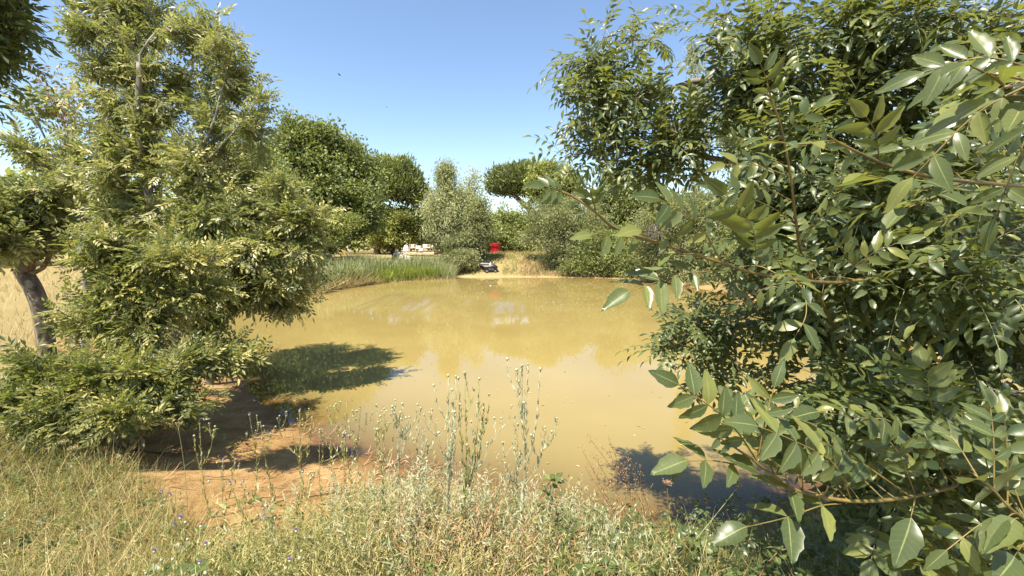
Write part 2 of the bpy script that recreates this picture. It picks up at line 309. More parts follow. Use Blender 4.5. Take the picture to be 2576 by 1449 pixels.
# water sheet
def water_mat():
    m, n, l = newmat('turbid_water'); co = n.new('ShaderNodeTexCoord')
    dep = attr(n, 'depth').outputs['Fac']
    a = noise(n, l, .35, 4, .5, co.outputs['Object'])
    al = math_(n, l, 'SUBTRACT', 1.0, math_(n, l, 'POWER', 2.718, math_(n, l, 'MULTIPLY', dep, -9.0)))
    body = ramp(n, [(.35, (.245, .185, .062)), (.65, (.275, .210, .075))]); l(a.outputs['Fac'], body.inputs['Fac'])
    df = n.new('ShaderNodeBsdfDiffuse'); l(body.outputs[0], df.inputs['Color'])
    tp = n.new('ShaderNodeBsdfTransparent'); tp.inputs['Color'].default_value = (.93, .85, .68, 1)
    m1 = n.new('ShaderNodeMixShader'); l(al, m1.inputs[0]); l(tp.outputs[0], m1.inputs[1]); l(df.outputs[0], m1.inputs[2])
    mp = n.new('ShaderNodeMapping'); mp.inputs['Scale'].default_value = (1.0, 2.2, 1); l(co.outputs['Object'], mp.inputs['Vector'])
    w1 = noise(n, l, 1.6, 3, .5, mp.outputs[0]); w2 = noise(n, l, 7, 2, .5, mp.outputs[0])
    rip = attr(n, 'ripple').outputs['Fac']
    hgt = math_(n, l, 'ADD', math_(n, l, 'MULTIPLY', w1.outputs['Fac'], .0006), math_(n, l, 'MULTIPLY', w2.outputs['Fac'], math_(n, l, 'ADD', .00012, math_(n, l, 'MULTIPLY', rip, .008))))
    bm = n.new('ShaderNodeBump'); bm.inputs['Strength'].default_value = 1; bm.inputs['Distance'].default_value = 1; l(hgt, bm.inputs['Height'])
    mp2 = n.new('ShaderNodeMapping'); mp2.inputs['Scale'].default_value = (3.4, .22, 1); l(co.outputs['Object'], mp2.inputs['Vector'])
    stk = noise(n, l, 1.0, 3, .6, mp2.outputs[0]); rs = ramp(n, [(.45, (0, 0, 0)), (.52, (1, 1, 1))]); l(stk.outputs['Fac'], rs.inputs['Fac'])
    tl = n.new('ShaderNodeCombineXYZ'); l(math_(n, l, 'MULTIPLY', math_(n, l, 'MULTIPLY', rip, rs.outputs[0]), -.115), tl.inputs['Y'])
    va = n.new('ShaderNodeVectorMath'); va.operation = 'ADD'; l(bm.outputs[0], va.inputs[0]); l(tl.outputs[0], va.inputs[1]); vn = n.new('ShaderNodeVectorMath'); vn.operation = 'NORMALIZE'; l(va.outputs[0], vn.inputs[0])
    gl = n.new('ShaderNodeBsdfGlossy'); gl.inputs['Roughness'].default_value = .012; l(vn.outputs[0], gl.inputs['Normal'])
    fr = n.new('ShaderNodeFresnel'); fr.inputs['IOR'].default_value = 1.45; l(bm.outputs[0], fr.inputs['Normal'])
    m2 = n.new('ShaderNodeMixShader'); l(fr.outputs[0], m2.inputs[0]); l(m1.outputs[0], m2.inputs[1]); l(gl.outputs[0], m2.inputs[2])
    o = n.new('ShaderNodeOutputMaterial'); l(m2.outputs[0], o.inputs['Surface']); return m
wx = np.arange(-13.5, 12, .22); wy = np.arange(3.2, 32, .2); WX, WY = np.meshgrid(wx, wy); wd = shore(WX, WY).reshape(WX.shape)
wi = np.arange(WX.size).reshape(WX.shape)
wq = np.stack([wi[:-1, :-1], wi[:-1, 1:], wi[1:, 1:], wi[1:, :-1]], -1).reshape(-1, 4); keep = (wd.ravel()[wq] < .5).any(1)
dep = np.clip(-height(WX, WY, wd.ravel()).ravel(), 0, 2)
rp = np.zeros(WX.size); fx_, fy_ = WX.ravel(), WY.ravel()
for (px0, px1, py0, py1) in ((940, 1000, 735, 770), (1010, 1110, 745, 785), (1160, 1190, 748, 772), (1215, 1330, 752, 788)):
    a0 = D(px0, (py0+py1)/2, 10); dz = ray((px0+px1)/2, (py0+py1)/2); yc = 2.6/-dz[2]*dz[1]; xc = 2.6/-dz[2]*dz[0]
    d0 = ray(px0, py0); d1 = ray(px0, py1); ry = abs(2.6/-d0[2]*d0[1]-2.6/-d1[2]*d1[1])/2; rx = (px1-px0)/F*yc/2
    rp = np.maximum(rp, np.exp(-(((fx_-xc)/rx)**2)**2-(((fy_-yc)/ry)**2)**1.5))
WM = MB().add(np.stack([WX, WY, np.zeros_like(WX)], -1), f4=wq[keep])
tag(WM.build('water', water_mat(), smooth=True, attrs={'depth': dep, 'ripple': rp}), kind='structure', label='still muddy yellow pond water mirroring the trees')
# ------------------------------------------------------------------ leaf templates: (verts, tris, (lv, lt))
def T_(v, f, lv=None):
    v = np.asarray(v, float); return v, np.asarray(f, np.int64), (np.full((len(v), 2), .5) if lv is None else np.asarray(lv, float))
DIAMOND = T_([(0, 0, 0), (.5, .5, .10), (1, 0, 0), (.5, -.5, .10)], [(0, 2, 1), (0, 3, 2)])      # folded leaf, width 1 (scaled by wide)
def leaf_hi(nst=8, wr=.34, serr=.05, fold=.35, curl=.18, seed=0):
    r = np.random.default_rng(seed); v = []; lv = []; f = []
    for i in range(nst+1):
        t = i/nst; hw = wr/2*max(math.sin(PI*t**.78), 0)**1.05*1.1; hw *= 1+(serr if i % 2 else -serr)*(0 < t < 1)
        z = -curl*t*t+.03*math.sin(5*t+seed); tx = t
        v.append((tx, 0, z)); lv.append((0, t))
        for s_ in (1, -1): v.append((tx+(.02 if i % 2 else -.015), s_*hw, z+fold*hw*(.7+.3*r.random()))); lv.append((s_, t))
    for i in range(nst):
        a = i*3; b = a+3
        f += [(a, b, b+1), (a, b+1, a+1), (a, b+2, b), (a, a+2, b+2)]
    return T_(v, f, lv)
LEAF_HI = [leaf_hi(seed=k, wr=.36+.03*k, curl=.10+.10*k, fold=.25+.2*k) for k in range(3)]
LEAF_LO = leaf_hi(4, .37, 0, .35, .15); LEAF_LO = (LEAF_LO[0], LEAF_LO[1], np.full((len(LEAF_LO[0]), 2), .5))
def pinnate(npairs=4, ll=.36, lw=.135, seed=0):
    r = np.random.default_rng(seed); v = []; f = []
    def leaf(p, d, L):
        d = np.array(d); d /= np.linalg.norm(d); sd = np.cross((0, 0, 1), d); sd /= np.linalg.norm(sd); p = np.array(p); n0 = len(v)
        up = np.array((0, 0, 1.)); tl = (r.random()-.5)*1.3; sd = sd*math.cos(tl)+up*math.sin(tl)
        m = p+d*L*.5-up*.02
        v.extend([p, m+sd*lw/2+up*.02, p+d*L-up*.06*L/ll, m-sd*lw/2+up*.02]); f.extend([(n0, n0+2, n0+1), (n0, n0+3, n0+2)])
    droop = lambda x: -.18*x*x
    n0 = len(v); v.extend([(0, .008, 0), (0, -.008, 0), (1, 0, droop(1))]); f.append((n0, n0+1, n0+2))
    for i in range(npairs):
        x = .25+.68*i/npairs; L = ll*(.8+.25*r.random())
        for s_ in (1, -1): leaf((x, 0, droop(x)), (.75, s_*1.0, -.15+.25*(r.random()-.5)), L)
    leaf((.95, 0, droop(.95)), (1, .1*(r.random()-.5), -.3), ll*1.05)
    return T_(v, f)
PINN = [pinnate(4, seed=1), pinnate(3, .42, .16, seed=2), pinnate(5, .32, .12, seed=3)]
def blade(n=3, bend=.5, seed=0):
    v = []; f = []
    for i in range(n+1):
        t = i/n; w_ = .5*(1-t**1.6); x = bend*t*t
        if i < n: v += [(t*(1-.25*bend*t), -w_, x), (t*(1-.25*bend*t), w_, x)]
        else: v.append((1-.25*bend, 0, bend))
    for i in range(n-1): a = 2*i; f += [(a, a+1, a+3), (a, a+3, a+2)]
    f.append((2*n-2, 2*n-1, 2*n)); return T_(v, f)
BLADES = [blade(3, .15), blade(3, .45), blade(4, .9)]
def sprig(nl=12, L=.16, W=.028, seed=0, lean=.9):
    """an upright wiry stem with narrow leaves; local x runs up the stem"""
    r = np.random.default_rng(seed); v = [(0, -.004, 0), (0, .004, 0), (1, 0, .05)]; f = [(0, 1, 2)]
    for i in range(nl):
        x = .08+.88*i/nl; a = r.random()*2*PI; d = np.array((lean*(.6+.6*r.random()), math.cos(a), math.sin(a))); d /= np.linalg.norm(d)
        sd = np.cross(d, (1, 0, 0)); sd /= np.linalg.norm(sd); l_ = L*(1.1-.6*x)*(.7+.6*r.random()); n0 = len(v); p = np.array((x, 0, .05*x))
        v += [p, p+d*l_*.5+sd*W/2, p+d*l_-np.array((.12*l_, 0, 0)), p+d*l_*.5-sd*W/2]; f += [(n0, n0+2, n0+1), (n0, n0+3, n0+2)]
    return T_(v, f)
SPRIGS = [sprig(16, .14, .014, seed=1), sprig(12, .2, .012, seed=2), sprig(22, .10, .016, seed=3)]
# ------------------------------------------------------------------ tree growing
def clump_pts(clumps, n, rng, shell=.55, rough=.16):
    """random points in ellipsoids (centre, radii), denser towards their skins; returns points, clump index"""
    wts = np.array([c[1][0]*c[1][2] for c in clumps]); wts = wts/wts.sum(); k = rng.choice(len(clumps), n, p=wts)
    d = nrm(rng.normal(size=(n, 3))); r = (shell+(1-shell)*rng.random(n)); r = np.where(rng.random(n) < .25, r*rng.random(n)**.5, r)
    r = r*(1+rough*rng.normal(size=n).clip(-1.5, 1.5))
    c = np.array([c[0] for c in clumps])[k]; R = np.array([c[1] for c in clumps])[k]
    return c+d*R*r[:, None], k
def grow(bases, targets, rng, seg=.25, wob=.05, first=0, droop=0.0, kang=.7):
    P = np.zeros((60000, 3)); Dr = np.zeros((60000, 3)); par = np.full(60000, -1); n = 0
    for bi, b in enumerate(bases):
        b = np.asarray(b, float); L = np.linalg.norm(np.diff(b, axis=0), axis=1).sum(); pts = spline(b, max(3, int(L/seg)+1))
        prev = -1
        if bi: prev = int(np.argmin(np.linalg.norm(P[:n]-pts[0], axis=1))); pts = pts[1:]
        for p in pts:
            P[n] = p; par[n] = prev; Dr[n] = nrm(p-P[prev]) if prev >= 0 else (0, 0, 1); prev = n; n += 1
    n0 = n; tips = []
    dist0 = np.array([np.linalg.norm(P[first:n0]-t, axis=1).min() for t in targets])
    for ti in np.argsort(dist0*(1+.15*rng.random(len(targets)))):
        T = targets[ti]; V = T-P[first:n]; d = np.linalg.norm(V, axis=1)+1e-6
        cos = (V*Dr[first:n]).sum(1)/d; j = first+int(np.argmin(d*(1+kang*(1-cos)))); d_ = d[j-first]
        if d_ < 1e-3: continue
        m = max(2, min(9, int(d_/seg)+1)); p0 = P[j]; out = nrm(T-p0)
        p1 = p0+(.5*Dr[j]+.5*out)*d_*.4; p2 = T-nrm(out+np.array((0, 0, .35-droop)))*d_*.3
        t = np.linspace(0, 1, m+1)[1:, None]; C = (1-t)**3*p0+3*(1-t)**2*t*p1+3*(1-t)*t*t*p2+t**3*T
        C[:-1] += rng.normal(size=(m-1, 3))*wob*min(1, d_); prev = j
        for p in C:
            P[n] = p; par[n] = prev; Dr[n] = nrm(p-P[prev]); prev = n; n += 1
        tips.append((n-1, ti))
    P, Dr, par = P[:n].copy(), Dr[:n], par[:n]; cnt = np.zeros(n); 
    for t, _ in tips: cnt[t] += 1
    for i in range(n-1, 0, -1):
        if cnt[i] == 0: cnt[i] = .6
        if par[i] >= 0: cnt[par[i]] += cnt[i]
    cnt[0] = max(cnt[0], 1); return P, Dr, par, cnt, tips
def skeleton_mesh(mb, P, par, cnt, r0, rt, kmax=8, minr=0.0, roots=None):
    N = cnt.max(); e = math.log(max(r0/rt, 1.01))/math.log(max(N, 2)); R = rt*np.maximum(cnt, .5)**e
    ch = [[] for _ in P]
    for i, p in enumerate(par):
        if p >= 0: ch[p].append(i)
    stack = [(i, -1) for i in range(len(P)) if par[i] < 0]
    while stack:
        i, st = stack.pop(); chain = [i] if st < 0 else [st, i]
        while ch[i]:
            c = sorted(ch[i], key=lambda k: -cnt[k]); stack += [(k, i) for k in c[1:]]; i = c[0]; chain.append(i)
        if len(chain) < 2: continue
        r = R[chain].copy()
        if st >= 0: r[0] = min(r[0], r[1]*1.25)
        if r[0] < minr: continue
        r[-1] *= .5; k = 3 if r[0] < .012 else (5 if r[0] < .04 else kmax)
        mb.tube(P[chain], r, k, cap=False)
    return R
def twig_leaves(P, Dr, par, tips, rng, length=.6, step=.06, per=2, ang=1.0, up=.25):
    """opposite leaves along the last stretch of every twig -> positions, directions, index of target"""
    pos, dr, ti = [], [], []
    for t, k in tips:
        i = t; run = 0.0; pts = [P[t]]
        while par[i] >= 0 and run < length: run += np.linalg.norm(P[i]-P[par[i]]); i = par[i]; pts.append(P[i])
        pts = np.array(pts); s_ = np.r_[0, np.cumsum(np.linalg.norm(np.diff(pts, axis=0), axis=1))]
        q = np.arange(0, min(length, s_[-1]), step); c = np.stack([np.interp(q, s_, pts[:, a]) for a in range(3)], -1)
        d = nrm(pts[0]-pts[min(2, len(pts)-1)]); ph = rng.random()*PI; side = nrm(np.cross(d, (0, 0, 1.))+1e-4); upv = np.cross(side, d)
        for m, p in enumerate(c):
            a = ph+(m % 2)*PI/2+rng.normal()*.25
            for h in range(per):
                o = math.cos(a+h*2*PI/per)*side+math.sin(a+h*2*PI/per)*upv
                w_ = .35 if m == 0 else ang
                pos.append(p); dr.append(nrm(d+o*w_+np.array((0, 0, up))+rng.normal(size=3)*.3)); ti.append(k)
    return np.array(pos), np.array(dr), np.array(ti)
def ell(px, py, rx, ry, Y, rz=None):
    c = D(px, py, Y); return (c, np.array((rx/F*Y, (rz if rz is not None else min(rx, ry)/F*Y*1.1), ry/F*Y)))
def upish(n, rng, a=.8): return nrm(np.array((0, 0, 1.))+rng.normal(size=(n, 3))*a)
def tree(name, label, cat, base, clumps, rng, ntar, leaves, mats, r0=.14, rt=.006, seg=.45, trunks=None, group=None, style='tuft', lsize=.16, lwide=.45, spread=.35,
         shell=.55, minr=0.0, first=2, toff=0.0, rough=.26, orient=.9, trunkname='trunk', tn=.5, droop=0.0, kang=.7):
    """a tree: Empty at its base > trunk (with its limbs), crown"""
    base = np.asarray(base, float); root = empty(name, base, label, cat, group)
    sat = []
    for c_, r_c in clumps:                                           # smaller lobes breaking each crown's outline
        for _ in range(3 if style in ('tuft', 'willow') else (2 if style == 'pinnate' else 0)):
            u_ = nrm(rng.normal(size=3)+np.array((0, 0, .25))); q_ = .30+.25*rng.random(); sat.append((np.asarray(c_)+u_*np.asarray(r_c)*(.95+.2*rng.random()), np.asarray(r_c)*q_))
    clumps = list(clumps)+sat
    if style in ('tuft', 'willow'): lsize *= .80; leaves = int(leaves*1.15)
    T, ki = clump_pts(clumps, ntar, rng, shell, rough); T[:, 2] = np.maximum(T[:, 2], base[2]+.15)
    if trunks is None:
        top = np.mean([c[0] for c in clumps], axis=0); trunks = [[base, base*.55+top*.45+np.array((0, 0, .2)), top]]
    P, Dr, par, cnt, tips = grow(trunks, T, rng, seg=seg, first=first, droop=droop, wob=.05 if seg < .35 else .1, kang=kang)
    mb = MB(); skeleton_mesh(mb, P, par, cnt, r0, rt, minr=minr); mb.build(trunkname, mats[1], root, smooth=True, origin=base)
    cl_t = rng.normal(size=len(clumps))*.13; tg_t = rng.normal(size=len(T))*.13
    lf = MB(); cen = np.mean([c[0] for c in clumps], axis=0)
    if style == 'pinnate':
        pos, dr, ti = twig_leaves(P, Dr, par, tips, rng, length=spread, step=lwide*2.3, ang=1.5, up=.02)
        n = len(pos); kind = rng.integers(0, 3, n); sz = lsize*1.4*(.6+.7*rng.random(n)); Z = upish(n, rng, .75); tt = np.clip(tn+toff+cl_t[ki[ti]]+1.3*tg_t[ti]+rng.normal(size=n)*.24, 0, 1)
        for k in range(3): s_ = kind == k; lf.scatter(PINN[k], pos[s_], dr[s_], Z[s_], sz[s_], tt[s_])
    else:
        per = max(1, leaves//len(T)); ti = np.repeat(np.arange(len(T)), per); n = len(ti)
        off = rng.normal(size=(n, 3))*spread*np.array((1, 1, .75)); pos = T[ti]+off
        back = rng.random(n)**.7; 
        o = nrm(pos-cen); X = nrm(rng.normal(size=(n, 3))+o*.5+(np.array((0, 0, -.5 if style == 'willow' else .1)))); Z = nrm(np.array((0, 0, .55))+o*.5+rng.normal(size=(n, 3))*orient)
        if style == 'needle': X = nrm(np.array((0, 0, .9))+o*.6+rng.normal(size=(n, 3))*.55)
        tt = np.clip(tn+toff+cl_t[ki[ti]]+tg_t[ti]+rng.normal(size=n)*.17, 0, 1)
        lf.scatter(DIAMOND, pos, X, Z, lsize*(.65+.7*rng.random(n)), tt, wide=lwide)
    c = lf.build('crown', mats[0], root, origin=base, kind='stuff')
    return root
def base_at(px, Y, dz=0.0):
    x = D(px, 700, Y)[0]; return np.array((x, Y, H(x, Y)+dz-.03))
# ================================================================== TREES ACROSS THE POND
R_ = np.random.default_rng
FAR = 'trees across the pond'
tree('broadleaf_tree', 'tall dark green broadleaf tree with pointed tops, left of the pond', 'tree', base_at(745, 31),
     [ell(742, 385, 55, 85, 31), ell(700, 440, 55, 85, 31), ell(800, 440, 55, 90, 31), ell(745, 500, 110, 90, 31), ell(690, 540, 70, 60, 30), ell(770, 345, 25, 40, 31), ell(725, 335, 25, 38, 31)],
     R_(11), 620, 34000, (OAK, BARK_DARK), .35, .012, .6, group=FAR, lsize=.30, lwide=.62, spread=.36, minr=.018)
tree('broadleaf_tree', 'dark shaded broadleaf tree beside the left umbrella pine', 'tree', base_at(822, 33),
     [ell(860, 420, 55, 75, 33), ell(880, 500, 75, 85, 33), ell(850, 560, 80, 55, 32.5), ell(905, 440, 40, 50, 34), ell(830, 395, 30, 50, 33)],
     R_(12), 520, 30000, (OAK, BARK_DARK), .34, .012, .6, group=FAR, lsize=.30, lwide=.62, spread=.36, toff=-.08, minr=.018)
tree('broadleaf_tree', 'broadleaf tree showing just behind the big left ash', 'tree', base_at(640, 26),
     [ell(650, 450, 55, 80, 26), ell(610, 520, 80, 90, 26), ell(690, 560, 60, 50, 25), ell(560, 470, 70, 80, 26)],
     R_(13), 380, 20000, (OAK, BARK_DARK), .3, .012, .6, group=FAR, lsize=.26, lwide=.55, spread=.34, toff=.06, minr=.018)
tree('shrub', 'round bright green shrub at the shaded left edge of the reeds', 'shrub', base_at(812, 27.5),
     [ell(835, 575, 55, 35, 27.5), ell(800, 590, 40, 40, 27), ell(780, 640, 40, 40, 26)], R_(14), 130, 8000, (LIME, BARK_DARK), .09, .008, .4, lsize=.2, lwide=.5, spread=.24, minr=.012)
tree('umbrella_pine', 'left umbrella pine with a broad rounded dome', 'tree', base_at(950, 50),
     [ell(955, 448, 68, 42, 50), ell(1015, 470, 44, 36, 50), ell(905, 455, 45, 45, 50), ell(1005, 440, 34, 30, 50), ell(1040, 490, 22, 22, 50)],
     R_(15), 700, 40000, (PINE, BARK_PINE), .4, .02, .9, trunks=[[base_at(950, 50), D(955, 560, 50), D(958, 500, 50), D(960, 470, 50)]], group='umbrella pines', style='needle', lsize=.55, lwide=.28, spread=.42, minr=.03, first=8, rough=.08, orient=.6, toff=.22, shell=.7)
tree('umbrella_pine', 'right umbrella pine with a flat dark crown on a leaning trunk', 'tree', base_at(1352, 54),
     [ell(1285, 455, 52, 30, 54), ell(1330, 448, 60, 28, 54), ell(1395, 452, 46, 26, 54), ell(1262, 470, 30, 18, 54), ell(1350, 470, 70, 18, 54)],
     R_(16), 700, 40000, (PINE, BARK_PINE), .42, .02, .9, trunks=[[base_at(1362, 54), D(1345, 545, 54), D(1325, 520, 54), D(1292, 490, 54), D(1280, 470, 54)], [D(1325, 520, 54), D(1350, 490, 54), D(1375, 465, 54)]],
     group='umbrella pines', style='needle', lsize=.5, lwide=.28, spread=.42, minr=.025, first=7, rough=.07, orient=.6, toff=-.02, shell=.72)
tree('pale_tree', 'low yellow green tree behind the garden benches', 'tree', base_at(990, 50),
     [ell(985, 560, 48, 48, 50), ell(1035, 575, 38, 40, 50), ell(955, 590, 35, 35, 50), ell(1010, 540, 30, 25, 50), ell(1000, 600, 45, 20, 50)],
     R_(17), 300, 16000, (LIME, BARK_DARK), .2, .012, .6, group=FAR, lsize=.34, lwide=.55, spread=.4, minr=.02)
tree('willow_tree', 'silvery willow with a slender birch like top', 'tree', base_at(1128, 35),
     [ell(1112, 545, 40, 58, 35), ell(1148, 535, 38, 50, 35), ell(1113, 595, 24, 40, 35), ell(1150, 600, 45, 45, 35), ell(1122, 470, 26, 36, 35), ell(1122, 437, 13, 22, 35)],
     R_(18), 430, 26000, (WILLOW, BARK_PALE), .16, .01, .5, group=FAR, style='willow', lsize=.30, lwide=.26, spread=.34, minr=.014, toff=.05)
tree('birch_tree', 'thin see-through birch with sparse pale leaves beside the willow', 'tree', base_at(1188, 37),
     [ell(1188, 475, 22, 34, 37), ell(1196, 440, 12, 16, 37), ell(1175, 505, 22, 25, 37)],
     R_(19), 130, 2600, (WILLOW, BARK_PALE), .09, .009, .45, group=FAR, style='willow', lsize=.24, lwide=.4, spread=.34, minr=.0, toff=.15)
tree('willow_tree', 'grey green willow with a dark leaning trunk above the boat', 'tree', base_at(1198, 33.3),
     [ell(1200, 560, 26, 48, 34), ell(1180, 610, 30, 30, 34), ell(1218, 575, 14, 30, 34), ell(1210, 525, 16, 22, 34)],
     R_(20), 260, 12000, (OLIVE, BARK_DARK), .17, .01, .45, trunks=[[base_at(1198, 33.3), D(1203, 640, 33.5), D(1200, 610, 33.7), D(1206, 560, 34), D(1210, 520, 34)], [D(1202, 630, 33.5), D(1214, 605, 33.7), D(1222, 580, 34)], [D(1201, 632, 33.5), D(1185, 612, 33.7), D(1172, 600, 34)]],
     group=FAR, style='willow', lsize=.26, lwide=.32, spread=.3, minr=.012, toff=.08)
tree('shrub', 'low dark shrub between the reeds and the boat', 'shrub', base_at(1160, 31.8),
     [ell(1150, 642, 30, 24, 32), ell(1172, 655, 26, 22, 31.6), ell(1135, 662, 22, 18, 31.4), ell(1150, 615, 30, 24, 33)], R_(21), 150, 9000, (OLIVE, BARK_DARK), .07, .007, .35, style='willow', lsize=.22, lwide=.35, spread=.22, minr=.012, toff=-.02)
tree('pale_tree', 'pale round topped tree against the right umbrella pine', 'tree', base_at(1385, 44),
     [ell(1378, 450, 32, 32, 44), ell(1352, 465, 24, 24, 44), ell(1395, 490, 50, 40, 44), ell(1365, 430, 20, 15, 44)],
     R_(22), 300, 15000, (LIME, BARK_PALE), .22, .012, .6, group=FAR, lsize=.34, lwide=.6, spread=.4, minr=.02)
for k, (px, Y, cl, lb, s) in enumerate([
    (1265, 46, [ell(1265, 560, 26, 36, 46), ell(1240, 585, 24, 30, 46), ell(1258, 600, 38, 26, 45.5)], 'small rounded tree behind the red pot', .02),
    (1312, 47, [ell(1308, 575, 30, 32, 47), ell(1330, 590, 26, 30, 47), ell(1290, 590, 24, 28, 46.5)], 'low green tree below the leaning pine trunk', .0),
    (1245, 40, [ell(1285, 610, 42, 26, 41), ell(1330, 612, 30, 25, 41), ell(1230, 612, 30, 25, 41), ell(1260, 600, 30, 30, 41)], 'hedge like shrub straight behind the red pot', -.02)]):
    tree('small_tree' if k < 2 else 'shrub', lb, 'tree' if k < 2 else 'shrub', base_at(px, Y), cl, R_(30+k), 170, 9000, (OAK, BARK_DARK), .12, .01, .5, group=FAR, lsize=.32, lwide=.55, spread=.34, toff=s+.12, minr=.02)
tree('shrub', 'big olive green shrub with feathery twigs right of the red pot', 'shrub', base_at(1420, 33),
     [ell(1395, 545, 55, 48, 33), ell(1375, 590, 42, 40, 33), ell(1430, 600, 60, 55, 32.4), ell(1480, 560, 55, 55, 33), ell(1450, 650, 50, 30, 31.8), ell(1400, 640, 28, 22, 32.4)],
     R_(23), 480, 28000, (OLIVE, BARK_DARK), .12, .009, .4, style='willow', lsize=.24, lwide=.3, spread=.32, minr=.012, rough=.22, toff=.04)
tree('broadleaf_tree', 'rounded tree rising behind the olive shrubs', 'tree', base_at(1570, 37),
     [ell(1560, 495, 60, 55, 37), ell(1610, 520, 60, 60, 37), ell(1530, 540, 50, 50, 37), ell(1590, 470, 35, 30, 37)],
     R_(24), 380, 20000, (OAK, BARK_DARK), .25, .012, .6, group=FAR, lsize=.30, lwide=.6, spread=.36, toff=.10, minr=.018)
tree('shrub', 'dark bushy shrub overhanging the far water edge', 'shrub', base_at(1530, 30.8),
     [ell(1520, 640, 70, 42, 31), ell(1570, 620, 55, 55, 31), ell(1480, 650, 45, 30, 31), ell(1600, 665, 50, 28, 30.2), ell(1540, 670, 50, 20, 30.2), ell(1450, 676, 40, 16, 30.7), ell(1630, 680, 50, 18, 29.0)],
     R_(25), 430, 24000, (OAK, BARK_DARK), .1, .009, .4, lsize=.2, lwide=.5, spread=.28, minr=.012, rough=.2)
tree('shrub', 'tall grey olive shrub on the right bank behind the ash sprays', 'shrub', base_at(1690, 26.5),
     [ell(1655, 590, 60, 70, 27), ell(1715, 560, 60, 80, 27), ell(1790, 560, 70, 90, 26), ell(1700, 650, 70, 35, 26), ell(1640, 655, 40, 25, 26.4), ell(1790, 650, 70, 40, 25), ell(1720, 692, 60, 18, 26.0), ell(1800, 700, 60, 22, 24.5)],
     R_(26), 580, 30000, (OLIVE, BARK_DARK), .14, .009, .4, style='willow', lsize=.22, lwide=.34, spread=.32, minr=.012, rough=.2)
tree('broadleaf_tree', 'leafy tree on the right bank glimpsed through the ash', 'tree', base_at(1960, 22),
     [ell(1900, 520, 90, 130, 22), ell(2000, 450, 100, 130, 22), ell(1960, 600, 120, 80, 21), ell(1900, 660, 80, 40, 20)],
     R_(27), 420, 22000, (OAK, BARK_DARK), .25, .012, .5, group=FAR, lsize=.2, lwide=.55, spread=.32, minr=.016)
tree('broadleaf_tree', 'dense tree on the right bank deep behind the ash', 'tree', base_at(2330, 17),
     [ell(2250, 500, 170, 150, 17), ell(2400, 420, 170, 160, 17), ell(2300, 620, 200, 90, 16)],
     R_(28), 300, 15000, (OAK, BARK_DARK), .25, .012, .5, group=FAR, lsize=.2, lwide=.55, spread=.34, minr=.016)
tree('poplar_tree', 'very tall thin poplar with bare grey twigs at its top', 'tree', base_at(1752, 34),
     [ell(1748, 170, 14, 60, 34), ell(1742, 115, 12, 14, 34), ell(1752, 280, 20, 80, 34), ell(1756, 400, 24, 90, 34)],
     R_(29), 230, 5200, (WILLOW, BARK_PALE), .16, .012, .5, group=FAR, lsize=.2, lwide=.7, spread=.2, toff=-.05, minr=.0, trunks=[[base_at(1752, 34), D(1755, 400, 34), D(1752, 250, 34), D(1746, 120, 34)], [D(1754, 330, 34), D(1778, 220, 34), D(1780, 160, 34)], [D(1754, 320, 34), D(1768, 210, 34), D(1772, 140, 34)], [D(1778, 240, 34), D(1795, 190, 34), D(1806, 165, 34)]])
tree('pale_tree', 'pale leaved tall tree showing through gaps in the ash', 'tree', base_at(1880, 32),
     [ell(1850, 340, 55, 50, 32), ell(1900, 300, 60, 50, 32), ell(1880, 400, 80, 60, 32)], R_(35), 190, 6500, (WILLOW, BARK_PALE), .2, .012, .6, group=FAR, lsize=.26, lwide=.7, spread=.34, minr=.012)
# far belts that read as one wood, beyond everything
def belt(name, label, pts, n, mat, seed, h=(3, 6), size=.5):
    r = R_(seed); mb = MB(); pts = np.asarray(pts, float)
    t = r.random(n)*(len(pts)-1); i = t.astype(int); f = (t-i)[:, None]; c = pts[i]*(1-f)+pts[np.minimum(i+1, len(pts)-1)]*f
    lump = vnoise(c[:, 0], c[:, 1], 5.0, seed); top = h[0]+(h[1]-h[0])*lump
    x = c[:, 0]+r.normal(size=n)*1.2; y = c[:, 1]+r.normal(size=n)*1.6; z = 1.0+top*np.sqrt(r.random(n))
    pos = np.stack([x, y, z], -1); mb.scatter(DIAMOND, pos, nrm(r.normal(size=(n, 3))), nrm(np.array((0, -.3, .7))+r.normal(size=(n, 3))*.8), size*(.6+.8*r.random(n)), np.clip(.5+.8*(lump-.5)+r.normal(size=n)*.2, 0, 1), wide=.6)
    tag(mb.build(name, mat), label, 'wood', kind='stuff')
belt('woods', 'green wood closing the view far beyond the pond', [(-62, 46, 0), (-30, 58, 0), (0, 68, 0), (30, 62, 0), (60, 40, 0)], 26000, OAK, 41, (3.0, 5.5), .7)
belt('woods', 'mixed bushes filling the gaps behind the deck and the shrubs', [(-30, 46, 0), (-14, 54, 0), (-5, 56, 0)], 8000, OAK, 43, (3.2, 6.2), .45)
belt('woods', 'mixed bushes closing the gap behind the right bank shrubs', [(7, 44, 0), (16, 40, 0), (26, 34, 0)], 7000, OAK, 44, (3.5, 7.0), .45)
belt('woods', 'hedge line far behind the dry meadow on the left', [(-60, 20, 0), (-38, 27, 0), (-24, 32, 0), (-17, 38, 0)], 15000, LIME, 42, (3.5, 7.5), .5)
